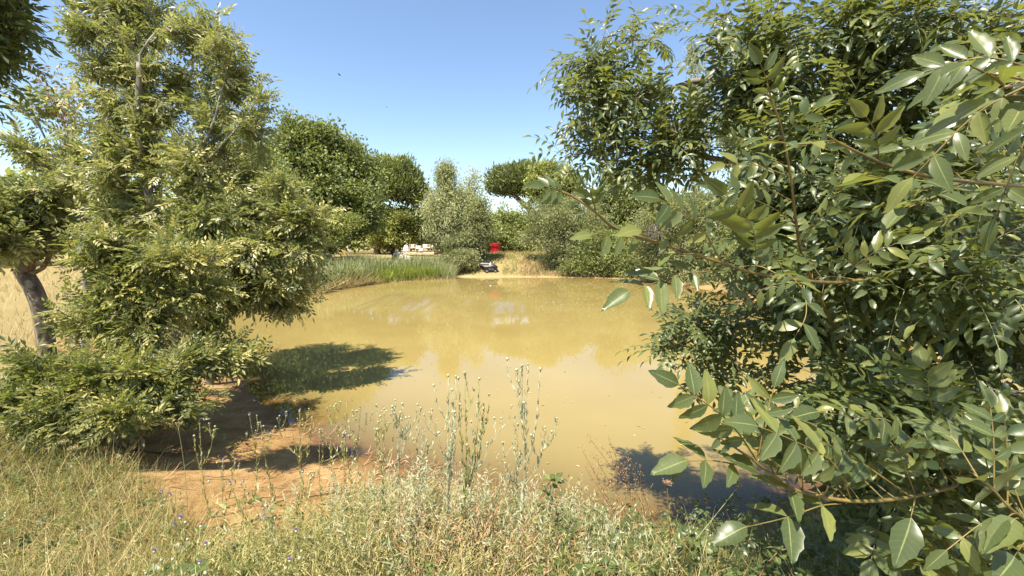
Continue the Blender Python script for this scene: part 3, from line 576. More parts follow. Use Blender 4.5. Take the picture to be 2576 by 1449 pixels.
# ================================================================== ASH TREES ON THE LEFT
ASH = 'ash trees on the left bank'
b1 = np.array((-6.15, 7.7, H(-6.15, 7.7)-.05))
tree('ash_tree', 'big many stemmed ash leaning over the left water edge', 'tree', b1,
     [ell(255, 25, 75, 45, 7.3), ell(345, 10, 90, 50, 7.4), ell(215, 95, 50, 40, 7.2), ell(310, 90, 60, 45, 7.3), ell(400, 75, 34, 40, 7.4), ell(520, 110, 45, 50, 7.4), ell(595, 120, 55, 50, 7.2), ell(625, 190, 36, 45, 7.2), ell(555, 200, 60, 50, 7.4), ell(660, 245, 28, 22, 7.1),
      ell(250, 180, 60, 50, 7.2), ell(350, 190, 70, 60, 7.4), ell(455, 210, 60, 55, 7.4), ell(540, 290, 80, 50, 7.3), ell(275, 270, 75, 50, 7.1), ell(400, 290, 90, 60, 7.2), ell(300, 370, 100, 60, 7.0), ell(430, 390, 90, 60, 7.0), ell(560, 390, 90, 60, 7.3), ell(640, 330, 26, 30, 7.2),
      ell(640, 470, 80, 55, 7.6), ell(500, 480, 110, 60, 6.9), ell(300, 470, 110, 60, 7.0), ell(480, 570, 150, 60, 6.9), ell(300, 560, 100, 60, 7.0), ell(620, 560, 90, 50, 7.6)],
     R_(51), 760, 0, (ASH_MID, BARK_ASH), .085, .0035, .22, trunks=[
      [b1, D(432, 760, 7.60), D(400, 600, 7.05), D(365, 440, 6.95), D(348, 300, 6.95), D(352, 180, 6.95), D(350, 120, 6.95), D(330, 40, 6.95)],
      [D(352, 130, 6.95), D(385, 90, 6.95), D(430, 40, 6.95)], [D(348, 300, 6.95), D(290, 190, 6.85), D(240, 80, 6.75)],
      [D(432, 770, 7.60), D(470, 600, 7.05), D(485, 440, 7.00), D(540, 300, 6.95), D(570, 180, 6.95)], [D(485, 440, 7.00), D(590, 330, 6.85), D(640, 260, 6.75)], [D(365, 440, 6.95), D(310, 360, 6.65), D(260, 280, 6.55)]],
     group=ASH, style='pinnate', lsize=.165, lwide=.062, spread=.62, first=9, shell=.3, tn=.58, rough=.25)
b2 = b1+np.array((.75, -.25, -.02)); b2[2] = H(b2[0], b2[1])-.05
tree('ash_tree', 'spreading low ash crown drooping over the water edge', 'tree', b2,
     [ell(560, 640, 110, 60, 6.6), ell(690, 640, 80, 60, 6.9), ell(640, 700, 90, 50, 6.8), ell(765, 550, 60, 36, 6.9), ell(720, 520, 70, 50, 6.9), ell(750, 640, 60, 50, 6.8), ell(500, 700, 90, 60, 6.5), ell(700, 765, 80, 26, 7.2), ell(590, 750, 80, 36, 6.8), ell(430, 640, 60, 50, 6.5), ell(790, 600, 26, 26, 7.0), ell(470, 780, 80, 40, 6.3), ell(520, 830, 60, 26, 6.4), ell(760, 720, 40, 40, 7.3)],
     R_(52), 620, 0, (ASH_MID, BARK_PALE), .07, .004, .22, trunks=[[b2, D(520, 780, 7.2), D(560, 680, 6.9), D(640, 620, 7.0)], [D(520, 780, 7.2), D(600, 730, 7.0), D(680, 720, 7.1)], [D(560, 680, 6.9), D(680, 600, 7.0), D(760, 560, 6.9)]],
     group=ASH, style='pinnate', lsize=.16, lwide=.062, spread=.6, first=6, shell=.3, tn=.62, rough=.25)
b3 = np.array((D(330, 700, 5.48)[0], 5.48, H(D(330, 700, 5.48)[0], 5.48)-.05))
tree('ash_sapling', 'young ash with bright yellow green shoots in front of the big ash', 'tree', b3,
     [ell(260, 640, 55, 50, 5.31), ell(300, 700, 90, 60, 5.31), ell(420, 660, 90, 60, 5.39), ell(250, 790, 60, 70, 5.23), ell(360, 790, 100, 60, 5.23), ell(480, 740, 70, 45, 5.48), ell(330, 870, 100, 40, 5.15)],
     R_(53), 430, 0, (ASH_FRESH, BARK_ASH), .045, .0035, .2, trunks=[[b3, D(310, 820, 5.39), D(300, 720, 5.31), D(265, 620, 5.31)], [D(310, 820, 5.39), D(380, 740, 5.31), D(430, 660, 5.39)]],
     group=ASH, style='pinnate', lsize=.145, lwide=.06, spread=.55, first=4, shell=.4, tn=.55)
b4 = np.array((D(230, 900, 4.73)[0], 4.73, H(D(230, 900, 4.73)[0], 4.73)-.05))
tree('ash_sapling', 'low spreading ash regrowth above the bare mud', 'tree', b4,
     [ell(130, 950, 120, 50, 4.56), ell(280, 930, 120, 55, 4.65), ell(400, 960, 90, 55, 4.73), ell(60, 1010, 90, 45, 4.32), ell(480, 900, 80, 45, 5.15), ell(560, 900, 50, 25, 5.31), ell(440, 1030, 60, 24, 4.48), ell(200, 1000, 110, 40, 4.40), ell(330, 1050, 90, 30, 4.15), ell(120, 1060, 110, 40, 4.07), ell(470, 990, 60, 35, 4.81), ell(590, 890, 60, 30, 5.64)],
     R_(54), 620, 0, (ASH_FRESH, BARK_ASH), .035, .003, .18, trunks=[[b4, D(250, 980, 4.69), D(290, 930, 4.65)], [b4, D(330, 980, 4.73), D(400, 950, 4.73)], [b4, D(150, 990, 4.56), D(100, 960, 4.48)]],
     group=ASH, style='pinnate', lsize=.14, lwide=.06, spread=.5, first=2, shell=.35, tn=.42)
b5 = np.array((D(118, 880, 7.6)[0], 7.6, 0)); b5[2] = H(b5[0], b5[1])-.06
root5 = tree('pollard_ash', 'leaning pollarded ash with a stubby bare trunk at the left edge', 'tree', b5,
     [ell(40, 560, 90, 60, 7.4), ell(20, 490, 60, 50, 7.2), ell(120, 510, 55, 60, 7.6), ell(10, 620, 50, 40, 7.0), ell(150, 580, 35, 40, 7.8), ell(180, 450, 34, 40, 7.6), ell(-40, 560, 40, 70, 6.8)],
     R_(55), 190, 0, (ASH_MID, BARK_POLL), .125, .0045, .2, trunks=[[b5, D(108, 800, 7.6), D(88, 735, 7.6), D(62, 690, 7.6), D(40, 660, 7.6), D(10, 600, 7.5), D(-10, 540, 7.4)], [D(62, 690, 7.6), D(98, 682, 7.6), D(120, 655, 7.6), D(128, 610, 7.6), D(125, 550, 7.6)],
      [D(62, 690, 7.6), D(76, 660, 7.6), D(92, 600, 7.6), D(100, 540, 7.6)], [D(55, 690, 7.6), D(50, 640, 7.5), D(45, 580, 7.5)]],
     group=ASH, style='pinnate', lsize=.20, lwide=.07, spread=.55, first=16, shell=.4, tn=.42)
b6 = np.array((-4.9, 3.2, H(-4.9, 3.2)-.05))
tree('ash_tree', 'shaded ash branch hanging in from the upper left corner', 'tree', b6,
     [ell(5, 40, 45, 45, 3.1), ell(-30, 140, 60, 50, 3.1), ell(-110, 60, 70, 100, 3.1), ell(55, 95, 20, 16, 3.1), ell(-60, -110, 120, 60, 3.0)],  # clumps beyond the frame are unseen, added to cast more shade
     R_(56), 170, 0, (ASH_NEAR, BARK_DARK), .10, .004, .22, group=ASH, style='pinnate', lsize=.12, lwide=.065, spread=.55, first=8, shell=.3)
b7 = np.array((D(200, 800, 8.6)[0], 8.6, H(D(200, 800, 8.6)[0], 8.6)-.05))
tree('ash_tree', 'thin grey stems with sparse leaves behind the leaning ash', 'tree', b7,
     [ell(50, 350, 50, 36, 8.4), ell(120, 410, 55, 44, 8.5), ell(170, 340, 35, 60, 8.5), ell(220, 420, 40, 60, 8.5), ell(90, 260, 40, 40, 8.4)],
     R_(57), 90, 0, (ASH_MID, BARK_PALE), .06, .004, .24, trunks=[[b7, D(215, 600, 8.6), D(180, 480, 8.5), D(120, 360, 8.5), D(60, 240, 8.4)], [D(215, 600, 8.6), D(215, 450, 8.5), D(170, 330, 8.5), D(100, 210, 8.5)]],
     group=ASH, style='pinnate', lsize=.2, lwide=.075, spread=.5, first=10, shell=.4, tn=.5)
# the withered reddish shoot
r_ = R_(58); root = empty('withered_branch', D(180, 400, 8.5), 'withered shoot with reddish dead leaves against the sky', 'branch')
mb = MB(); lf = MB(); o0 = D(180, 400, 8.5)
for tp in ((75, 165), (105, 185), (140, 180), (180, 215), (165, 250), (130, 240)):
    c = spline([o0, D((180+tp[0])/2+10, (400+tp[1])/2, 8.5), D(tp[0], tp[1], 8.5)], 9); mb.tube(c, np.linspace(.014, .003, 9), 4)
    e = c[4:][r_.integers(0, 5, 60)]+r_.normal(size=(60, 3))*.07; lf.scatter(DIAMOND, e, r_.normal(size=(60, 3))+np.array((0, 0, -.8)), r_.normal(size=(60, 3)), .07+.05*r_.random(60), r_.random(60), wide=.4)
mb.build('stem', BARK_PALE, root, origin=o0); lf.build('dead_leaves', DEADLEAF, root, origin=o0, kind='stuff')

# ================================================================== THE NEAR ASH ON THE RIGHT
tb = np.array((4.6, 2.3, H(4.6, 2.3)-.05))
ASHR = empty('near_ash', tb, 'large ash filling the right side with dark glossy leaves close by', 'tree')
trunk_pts = [tb, tb+(-.15, .05, 1.2), tb+(-.3, .1, 2.4), tb+(-.6, .2, 3.8), tb+(-.9, .2, 5.4)]
rg = R_(71)
LF = {'pos': [], 'X': [], 'Z': [], 'L': [], 'W': [], 'own': []}     # every leaflet of the tree
def leaflet(p, x, z, L, W, own): LF['pos'].append(p); LF['X'].append(x); LF['Z'].append(z); LF['L'].append(L); LF['W'].append(W); LF['own'].append(own)
def compound(mb, pts, pairs, L, own, face=.6, rr=.0022, start=.3, spread=1.15, term=True, W=1.0):
    """a compound ash leaf: rachis through pts, opposite leaflets, one at the tip"""
    pts = np.asarray(pts, float); c = spline(pts, 12) if len(pts) > 2 else spline([pts[0], (pts[0]+pts[1])/2+np.array((0, 0, .06*np.linalg.norm(pts[1]-pts[0]))), pts[1]], 12)
    if mb is not None: cc = c if own >= 0 else c[[0, 4, 8, 11]]; mb.tube(cc, np.linspace(rr, rr*.55, len(cc)), 4 if own >= 0 else 3, cap=False)
    toc = nrm(CAM-c[6]); nz = nrm(np.array((0, 0, 1.))*(1-face)+toc*face+rg.normal(size=3)*.18)
    for i in range(pairs):
        t = start+(.95-start)*(i/max(pairs-.3, 1)); k = t*11; a = int(k); p = c[a]+(c[min(a+1, 11)]-c[a])*(k-a); d = nrm(c[min(a+1, 11)]-c[max(a-1, 0)])
        z = nrm(nz-d*np.dot(nz, d)); sd = np.cross(z, d)
        for s_ in (1, -1):
            x = nrm(d*.62+sd*s_*spread*.85+z*rg.normal()*.12-np.array((0, 0, .07))); zz = nrm(z+sd*s_*rg.normal()*.25-x*.1+rg.normal(size=3)*.12)
            leaflet(p, x, zz, L*(.82+.3*rg.random())*(.85 if i == 0 else 1), W*(.85+.3*rg.random()), own)
    if term:
        d = nrm(c[-1]-c[-3]); leaflet(c[-1], nrm(d-np.array((0, 0, .15))), nrm(nz-d*np.dot(nz, d)), L*1.05, W, own)
BR = []
def branch(stem, r, leaves, mat=TWIG_Y, conv=D4, big=1.0, lift=0.0):
    """one explicit branch: stem (x, y, Y in 4096-px terms), compound leaves [(points, pairs, leaflet length, face)]"""
    s_ = [conv(*p) for p in stem]; c = spline(s_, 4*len(s_)); mb = MB(); mb.tube(c, np.linspace(r, r*.35, len(c)), 7)
    k = len(BR)
    n_ = len(c); arc = np.r_[0, np.cumsum(np.linalg.norm(np.diff(c, axis=0), axis=1))]
    for q_ in np.arange(.10, arc[-1]*(.72 if big == 1 else .97), .095 if big == 1 else .065):
        i_ = int(np.searchsorted(arc, q_)); i_ = min(max(i_, 1), n_-2); d_ = nrm(c[i_+1]-c[i_-1]); b_ = nrm(rg.normal(size=3)+np.array((-.6*lift, .5, .35+1.6*lift))); b_ = nrm(b_-d_*np.dot(b_, d_)); e_ = nrm(d_*.55+b_*.85+np.array((0, .25, .12)))
        L_ = .15+.08*rg.random(); compound(mb, [c[i_], c[i_]+e_*L_*.5+np.array((0, 0, .015)), c[i_]+e_*L_-np.array((0, 0, .02))], int(rg.integers(3, 5)), .056*big+.014*rg.random(), k, .25+.4*rg.random(), W=.92)
    for pts, pairs, L, face in leaves: compound(mb, [conv(*p) for p in pts], pairs, L*(1.1 if big == 1 else 1.16*big), k, face, W=(.96 if big == 1 else 1.12) if L < .1 else .75)
    BR.append(mb.build('branch', mat, ASHR, smooth=True, origin=tb)); return k
def z5(x, y, Y): return D4(2600+x*.6239, 1400+y*.6239, Y)
def z6(x, y, Y): return D4(2600+x*.5807, 700+y*.5807, Y)
def z7(x, y, Y): return D4(2100+x*.7748, y*.7748, Y)
branch([(3200, 900, 1.9), (2500, 780, 1.45), (2050, 800, 1.25), (1950, 870, 1.2), (1850, 900, 1.16), (1620, 950, 1.12), (1300, 970, 1.08), (980, 912, 1.05), (860, 850, 1.04), (720, 752, 1.02), (640, 690, 1.0), (565, 640, 1.0)], .0075, [
    ([(712, 748, 1.02), (500, 455, .98), (185, 222, .95)], 5, .056, .75), ([(700, 770, 1.02), (430, 712, 1.0), (235, 712, .97)], 2, .066, .45),
    ([(1290, 955, 1.08), (1170, 720, 1.04), (920, 582, 1.0), (690, 488, .97)], 4, .066, .6), ([(1655, 930, 1.12), (1340, 712, 1.1), (1130, 600, 1.08), (960, 540, 1.06)], 4, .062, .5),
    ([(910, 838, 1.05), (790, 718, 1.06), (660, 470, 1.08)], 4, .056, .35), ([(1950, 860, 1.2), (1570, 480, 1.18), (1400, 440, 1.15), (1080, 400, 1.1)], 4, .066, .35),
    ([(965, 912, 1.05), (840, 895, 1.02), (690, 780, 1.0)], 1, .075, .6), ([(1225, 985, 1.08), (1090, 1000, 1.04), (890, 1070, 1.0), (620, 1135, .96)], 2, .07, .25),
    ([(1700, 935, 1.12), (1690, 1000, 1.1), (1670, 1080, 1.08)], 0, .095, .8), ([(1960, 860, 1.2), (2020, 690, 1.18), (2080, 540, 1.16)], 3, .072, .8),
    ([(565, 640, 1.0), (470, 580, .99), (400, 540, .98)], 2, .03, .6), ([(980, 912, 1.05), (975, 800, 1.03)], 0, .07, .9), ([(1855, 690, 1.3), (1795, 300, 1.3), (1760, 120, 1.3)], 4, .06, .8)], conv=z5, big=1.2, lift=1.0)
branch([(2700, 950, 1.3), (2500, 1100, 1.1), (2340, 1040, 1.0), (2200, 900, .98), (2080, 800, .97)], .005, [
    ([(2345, 1045, 1.0), (2290, 1075, .98)], 0, .10, .9), ([(2360, 1080, 1.0), (2330, 1090, .98)], 0, .10, .9), ([(2250, 950, .99), (2150, 850, .97)], 1, .085, .6), ([(2500, 1100, 1.1), (2380, 1260, 1.05), (2330, 1330, 1.0)], 2, .09, .8),
    ([(2700, 950, 1.3), (2450, 760, 1.2), (2330, 640, 1.15)], 3, .07, .6)], conv=z5, big=1.2, lift=1.0)
branch([(2500, 1000, 1.5), (2150, 1080, 1.25), (2010, 1170, 1.2), (1920, 1320, 1.15), (1840, 1420, 1.1)], .005, [
    ([(2010, 1170, 1.2), (1900, 1150, 1.18), (1800, 1100, 1.15)], 3, .07, .5), ([(1920, 1320, 1.15), (1850, 1290, 1.12), (1780, 1240, 1.1)], 2, .07, .6), ([(1960, 1250, 1.18), (2060, 1290, 1.15), (2120, 1380, 1.1)], 2, .075, .7),
    ([(1480, 1100, 1.3), (1450, 1200, 1.28), (1420, 1340, 1.25)], 3, .065, .6), ([(1880, 1370, 1.15), (1780, 1390, 1.1), (1680, 1370, 1.08)], 2, .07, .5)], conv=z5, big=1.2, lift=1.0)
branch([(2900, 820, 2.3), (2260, 775, 1.9), (2000, 700, 1.8), (1550, 715, 1.65), (1280, 742, 1.58), (1000, 722, 1.5), (700, 672, 1.4), (480, 600, 1.32), (300, 545, 1.28), (100, 480, 1.22), (-10, 448, 1.2), (-250, 360, 1.16), (-370, 260, 1.12), (-520, 155, 1.1), (-720, 70, 1.08)], .0085, [
    ([(490, 598, 1.32), (370, 390, 1.26), (200, 240, 1.2), (60, 165, 1.16)], 4, .078, .75), ([(730, 670, 1.4), (725, 470, 1.34), (690, 330, 1.3), (520, 130, 1.24)], 5, .082, .6), ([(930, 690, 1.46), (840, 520, 1.42), (730, 390, 1.38)], 4, .075, .7),
    ([(540, 650, 1.36), (260, 680, 1.26), (60, 735, 1.2), (-140, 800, 1.14)], 4, .085, .65), ([(-10, 448, 1.2), (-180, 425, 1.16), (-400, 410, 1.1)], 3, .062, .6), ([(160, 440, 1.24), (60, 400, 1.2), (-60, 380, 1.15)], 1, .09, .8),
    ([(330, 545, 1.28), (200, 545, 1.24), (130, 560, 1.2)], 1, .055, .2), ([(-370, 260, 1.12), (-400, 150, 1.1), (-420, 60, 1.07)], 3, .05, .65), ([(-560, 140, 1.1), (-650, 100, 1.07), (-730, 75, 1.05)], 3, .046, .6),
    ([(1280, 742, 1.58), (1500, 560, 1.5), (1700, 470, 1.45)], 4, .07, .7), ([(1060, 760, 1.5), (1075, 960, 1.42), (990, 1130, 1.38)], 2, .085, .8), ([(1550, 715, 1.65), (1800, 620, 1.5), (2250, 560, 1.4)], 4, .07, .75), ([(1500, 720, 1.6), (1350, 560, 1.5), (1280, 430, 1.45)], 3, .06, .6)], conv=z6)
branch([(1600, 1700, 1.9), (1440, 1350, 1.7), (1400, 1150, 1.6), (1370, 900, 1.55), (1320, 650, 1.5), (1280, 540, 1.48), (1250, 430, 1.46)], .006, [
    ([(1280, 540, 1.48), (1250, 420, 1.44), (1215, 330, 1.42)], 3, .065, .85), ([(1365, 910, 1.55), (1180, 850, 1.5), (1030, 850, 1.45)], 3, .065, .7), ([(1400, 1150, 1.6), (1250, 1060, 1.5), (1000, 960, 1.4)], 4, .07, .7), ([(1380, 940, 1.55), (1500, 820, 1.5), (1600, 700, 1.45)], 3, .065, .6),
    ([(1340, 700, 1.5), (1420, 620, 1.45), (1490, 560, 1.42)], 2, .06, .6), ([(1420, 1250, 1.65), (1560, 1080, 1.55), (1640, 900, 1.5)], 4, .07, .8)], conv=z7)
branch([(3000, 1000, 1.7), (2576, 962, 1.25), (2200, 928, 1.1), (2000, 890, 1.06), (1850, 845, 1.04), (1650, 752, 1.0), (1560, 700, .98)], .006, [
    ([(1600, 725, .99), (1400, 745, .95), (1250, 720, .92)], 2, .065, .05), ([(2200, 928, 1.1), (1950, 935, 1.0), (1760, 905, .95)], 3, .066, .08), ([(1830, 835, 1.04), (1810, 690, 1.02), (1760, 600, 1.0)], 3, .058, .75),
    ([(2300, 940, 1.12), (2150, 1000, 1.05), (1960, 1080, 1.0)], 3, .075, .5), ([(2480, 960, 1.2), (2350, 1060, 1.1), (2150, 1140, 1.0)], 3, .075, .5), ([(2000, 890, 1.06), (2050, 760, 1.1), (2150, 600, 1.12)], 3, .06, .4)], conv=z7)
branch([(3000, 330, 1.1), (2760, 380, .75), (2600, 420, .6), (2480, 450, .52)], .005, [
    ([(2640, 500, .55), (2520, 492, .55), (2470, 500, .55)], 0, .092, .3), ([(2700, 500, .62), (2620, 530, .58), (2580, 540, .56)], 1, .062, .1), ([(2600, 420, .6), (2520, 400, .58), (2400, 380, .55)], 2, .055, .15), ([(2480, 450, .55), (2420, 400, .55), (2300, 340, .53)], 1, .05, .15)], conv=z7)
# procedural sprays filling the crown
cl = [ell(1480, 190, 85, 90, 3.2), ell(1560, 290, 120, 65, 3.0), ell(1500, 380, 90, 40, 3.0), ell(1640, 110, 40, 90, 3.1), ell(1700, 340, 130, 90, 2.9), ell(1440, 430, 50, 16, 3.1), ell(1620, 420, 90, 30, 3.0), ell(1500, 300, 60, 50, 3.1),
      ell(1900, 110, 170, 110, 2.6), ell(1880, 240, 110, 80, 2.7), ell(2180, 100, 220, 140, 2.3), ell(2430, 150, 200, 190, 2.1), ell(2060, 320, 190, 120, 2.3), ell(2350, 420, 230, 160, 2.1), ell(1960, 500, 150, 130, 2.5),
      ell(2230, 600, 280, 150, 2.3), ell(1990, 640, 160, 90, 2.6), ell(2450, 800, 200, 170, 2.1), ell(2050, 800, 200, 70, 2.7), ell(1760, 800, 150, 42, 3.0), ell(1690, 865, 90, 34, 3.0), ell(1840, 910, 130, 50, 2.9), ell(2220, 920, 230, 110, 2.3), ell(2000, 960, 140, 60, 2.8), ell(1760, 950, 90, 26, 3.0),
      ell(2400, 1080, 200, 130, 2.0), ell(2150, 1080, 150, 70, 2.3), ell(2400, 1330, 220, 130, 1.9), ell(2180, 1250, 120, 60, 2.2),
      ell(2330, 1080, 220, 110, 1.5), ell(2420, 700, 150, 120, 1.6), ell(2200, 1000, 150, 70, 1.8), ell(2450, 1330, 130, 100, 1.3), ell(2250, 500, 180, 120, 1.8), ell(2120, 700, 160, 80, 2.0)]
T, ki = clump_pts(cl, 1150, rg, .25, .12)
dens = np.where((ki <= 14) & (rg.random(len(T)) < np.where(ki <= 7, .55, np.where(ki <= 9, .6, .42))), False, True); dens &= ~((ki >= 19) & (ki <= 24) & (rg.random(len(T)) < .66)); T = T[dens]; ki = ki[dens]
over = [((2.6, .6, 5.2), (2.2, 1.8, .9)), ((3.6, 2.2, 5.6), (2, 1.6, 1.2)), ((1.9, 2.5, 4.6), (.9, .8, .4)), ((4.6, 3.5, 4.6), (1.5, 1.5, 1.2)), ((1.2, .2, 4.9), (.9, .8, .4))]   # unseen crown above the frame, added for its shade on the right
To, ko = clump_pts([(np.array(a), np.array(b)) for a, b in over], 420, rg, .25, .12)
limbs = [trunk_pts, [tb+(-.15, .05, 1.4), D(2500, 600, 2.4), D(2300, 430, 2.5), D(2120, 250, 2.6), D(2030, 110, 2.7)], [D(2300, 430, 2.5), D(2000, 420, 2.8), D(1800, 400, 2.95), D(1660, 360, 3.05)], [D(2160, 290, 2.6), D(1800, 200, 2.95), D(1620, 240, 3.1), D(1500, 150, 3.2)],
         [tb+(-.1, .03, .9), D(2500, 760, 2.4), D(2200, 760, 2.7), D(1950, 800, 3.0), D(1750, 850, 3.1)], [tb+(-.05, .03, .6), D(2480, 1000, 2.3), D(2250, 1050, 2.3)], [tb+(-.5, .2, 3.2), (3.2, 1.4, 4.7), (2.2, .6, 5.1)]]
P, Dr, par, cnt, tips = grow(limbs, np.concatenate([T, To]), rg, seg=.14, wob=.025, first=4, droop=.1)
mb = MB(); skeleton_mesh(mb, P, par, cnt, .15, .0022); mb.build('trunk', BARK_ASH, ASHR, smooth=True, origin=tb)
pos, dr, ti = twig_leaves(P, Dr, par, tips, rg, length=.40, step=.115, up=.1)
rach = MB(); nT = len(T)
for p, d, k in zip(pos, dr, ti):
    if k >= nT and rg.random() < .35: continue
    Lr = .23*(.75+.5*rg.random()); compound(rach, [p, p+nrm(d+np.array((0, 0, .1)))*Lr*.5, p+nrm(d-np.array((0, 0, .12)))*Lr], int(rg.integers(3, 6)), .068, -1, face=.15+.3*rg.random(), rr=.0014, W=.84)
A = {k: np.array(v, float) for k, v in LF.items()}
pos, X, Z, Ll, Ww, own = A['pos'], nrm(A['X']), nrm(A['Z']), A['L'], A['W'], A['own'].astype(int)
# which leaflets the camera sees largest: coarse depth buffer over points on each leaflet
Yv = nrm(np.cross(Z, X)); N = len(pos); smp = []
for a in np.linspace(.08, .95, 7):
    for b in (-.12, 0, .12): smp.append(pos+X*(a*Ll)[:, None]+Yv*(b*Ll*Ww*math.sin(PI*a))[:, None])
S = np.array(smp); px, py, dp = project(S); W2, H2 = 644, 362; ix = (px/4).astype(int); iy = (py/4).astype(int)
ok = (dp > .05) & (ix >= 0) & (ix < W2) & (iy >= 0) & (iy < H2); ids = np.broadcast_to(np.arange(N), dp.shape)
buf = np.full(W2*H2, 1e9); cell = (iy*W2+ix)[ok]; np.minimum.at(buf, cell, dp[ok]); vis = dp[ok] <= buf[cell]+1e-6
seen = np.bincount(ids[ok][vis], minlength=N); 
area = seen*(Ll/np.maximum(dp.mean(0), .2))**2; big = np.argsort(-area)[:300]; isbig = np.zeros(N, bool); isbig[big] = True
lm = [MB().scatter(LEAF_HI[k], np.zeros((1, 3)), np.array([[1., 0, 0]]), np.array([[0, 0, 1.]]), 1, .5).mesh('leaflet', ASH_LEAF, smooth=True) for k in range(3)]
for i in big:
    o = bpy.data.objects.new('leaflet', lm[int(rg.integers(0, 3))]); COL.objects.link(o)
    M = Matrix(((X[i][0]*Ll[i], Yv[i][0]*Ll[i]*Ww[i], Z[i][0]*Ll[i], 0), (X[i][1]*Ll[i], Yv[i][1]*Ll[i]*Ww[i], Z[i][1]*Ll[i], 0), (X[i][2]*Ll[i], Yv[i][2]*Ll[i]*Ww[i], Z[i][2]*Ll[i], 0), (0, 0, 0, 1)))
    zz = np.cross(X[i], Yv[i]); M = Matrix([[X[i][k]*Ll[i], Yv[i][k]*Ll[i]*Ww[i], zz[k]*Ll[i], pos[i][k]-tb[k]] for k in range(3)]+[[0, 0, 0, 1]])
    if own[i] >= 0: o.parent = BR[own[i]]; M.translation = Vector(pos[i])
    else: o.parent = ASHR
    o.matrix_basis = M
lo = MB(); rest = ~isbig; near = rest & (seen > 0) & (np.linalg.norm(pos-CAM, axis=1) < 1.7); 
tt = np.clip(.5+rg.normal(size=N)*.25, 0, 1)
lo.scatter(LEAF_HI[1], pos[near], X[near], Z[near], Ll[near], tt[near], wide=Ww[near]); rs = rest & ~near
rs = rest & ~near & (seen > 0)
lo.scatter(LEAF_LO, pos[rs], X[rs], Z[rs], Ll[rs], tt[rs], wide=Ww[rs])
rs = rest & ~near & (seen == 0)                                      # buried in the crown or above the frame: two-triangle leaves
lo.scatter(DIAMOND, pos[rs], X[rs], Z[rs], Ll[rs], tt[rs], wide=Ww[rs]*.38)
lo.build('foliage', ASH_NEAR, ASHR, smooth=True, origin=tb, kind='stuff'); rach.build('leaf_stalks', STEM_G, ASHR, origin=tb, kind='stuff')
print('near ash leaflets', N, 'nodes', len(P))
# ================================================================== GRASS, REEDS, WEEDS
def gnd(px, py, z=0.0):
    d = ray(px, py); t = (z-CAM[2])/d[2]; return CAM+d*t
def blades(name, label, x, y, h, wd, mat, seed, tint=.5, tsd=.25, lean=.35, kinds=(0, 1, 2), z0=None, cat='grass'):
    r = R_(seed); n = len(x); z = (height(x, y) if z0 is None else np.broadcast_to(z0, (n,)))-.02
    pos = np.stack([x, y, z], -1); a = r.random(n)*2*PI
    X = nrm(np.stack([np.cos(a)*lean*r.random(n), np.sin(a)*lean*r.random(n), np.ones(n)], -1)+r.normal(size=(n, 3))*np.array((.12, .12, 0)))
    b = r.random(n)*2*PI; Z = np.stack([np.cos(b), np.sin(b), np.zeros(n)], -1); h = np.broadcast_to(h, (n,))*(.55+.6*r.random(n)); k = r.choice(kinds, n); mb = MB()
    t = np.clip(np.broadcast_to(tint, (n,))+r.normal(size=n)*tsd, 0, 1); wd = np.broadcast_to(wd, (n,))
    for j in range(3):
        s_ = k == j; mb.scatter(BLADES[j], pos[s_], X[s_], Z[s_], h[s_], t[s_], wide=(wd/h)[s_])
    return tag(mb.build(name, mat), label, cat, kind='stuff')
def bank_pts(n, x0, x1, y0, y1, seed, dmin=0.25, mudmax=.45, clump=.0, near_bias=0.0):
    r = R_(seed); x = x0+(x1-x0)*r.random(n); u = r.random(n); y = y0+(y1-y0)*u**(1+near_bias); d = shore(x, y)
    k = (d > dmin) & (mudness(x, y, d) < mudmax+.25*r.random(n))
    if clump: k &= r.random(n) < .25+1.3*vnoise(x, y, clump, seed)**1.5
    return x[k], y[k], d[k]
x, y, d = bank_pts(46000, -7.5, 1.2, .55, 5.6, 101, near_bias=.35, clump=.35)
lim = (y < 5.2) & (x > -7.5); x, y = x[lim], y[lim]
blades('dry_grass', 'tangled dry straw grass on the near bank', x, y, .20+.26*vnoise(x, y, .7, 4)+.10*(x < -1.5), .0038, STRAW, 102, .42+.7*(vnoise(x, y, .5, 6)-.5), .27, .9)
x, y, d = bank_pts(34000, -7, 1.6, .55, 4.6, 103, near_bias=.35, clump=.5)
blades('green_grass', 'yellow green grass mixed into the straw on the near bank', x, y, .16+.24*vnoise(x, y, .6, 7), .0048, GREENGRASS, 104, .6, .25, .9)
r = R_(105); x = -7+9*r.random(900); y = .9+3.6*r.random(900); d = shore(x, y); k = (d > .9) & (mudness(x, y, d) < .5); 
blades('tall_straw', 'long pale straw stalks bending above the near grass', x[k], y[k], .55, .0042, STRAW, 106, .85, .12, .7, kinds=(0, 1))
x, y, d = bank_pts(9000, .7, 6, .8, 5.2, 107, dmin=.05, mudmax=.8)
blades('shade_tinted_grass', 'green grass under the near ash, tinted dark for the shade there', x, y, .28, .005, GREENGRASS, 108, .25, .2, .9)  # low tint puts the shade into the blade colour
x, y, d = bank_pts(17000, -26, -5.5, 5.2, 26, 109, dmin=1.2, clump=1.2)
blades('meadow_grass', 'bleached dry meadow grass behind the leaning ash', x, y, .22+.25*vnoise(x, y, 1.5, 3), .012, STRAW, 110, .68, .2, .6)
x, y, d = bank_pts(15000, -5.5, 11, 30.2, 38, 111, dmin=.45, clump=.9); k = ~((np.abs(x+1.7) < 1.0) & (y < 33.4)); x, y, d = x[k], y[k], d[k]
blades('bank_grass', 'golden dry grass on the far slope around the boat', x, y, .14+.34*vnoise(x, y, .9, 8)*sstep(.3, 1.5, d), .02, STRAW, 112, .42+.9*(vnoise(x, y, 1.1, 12)-.5), .25, .9)
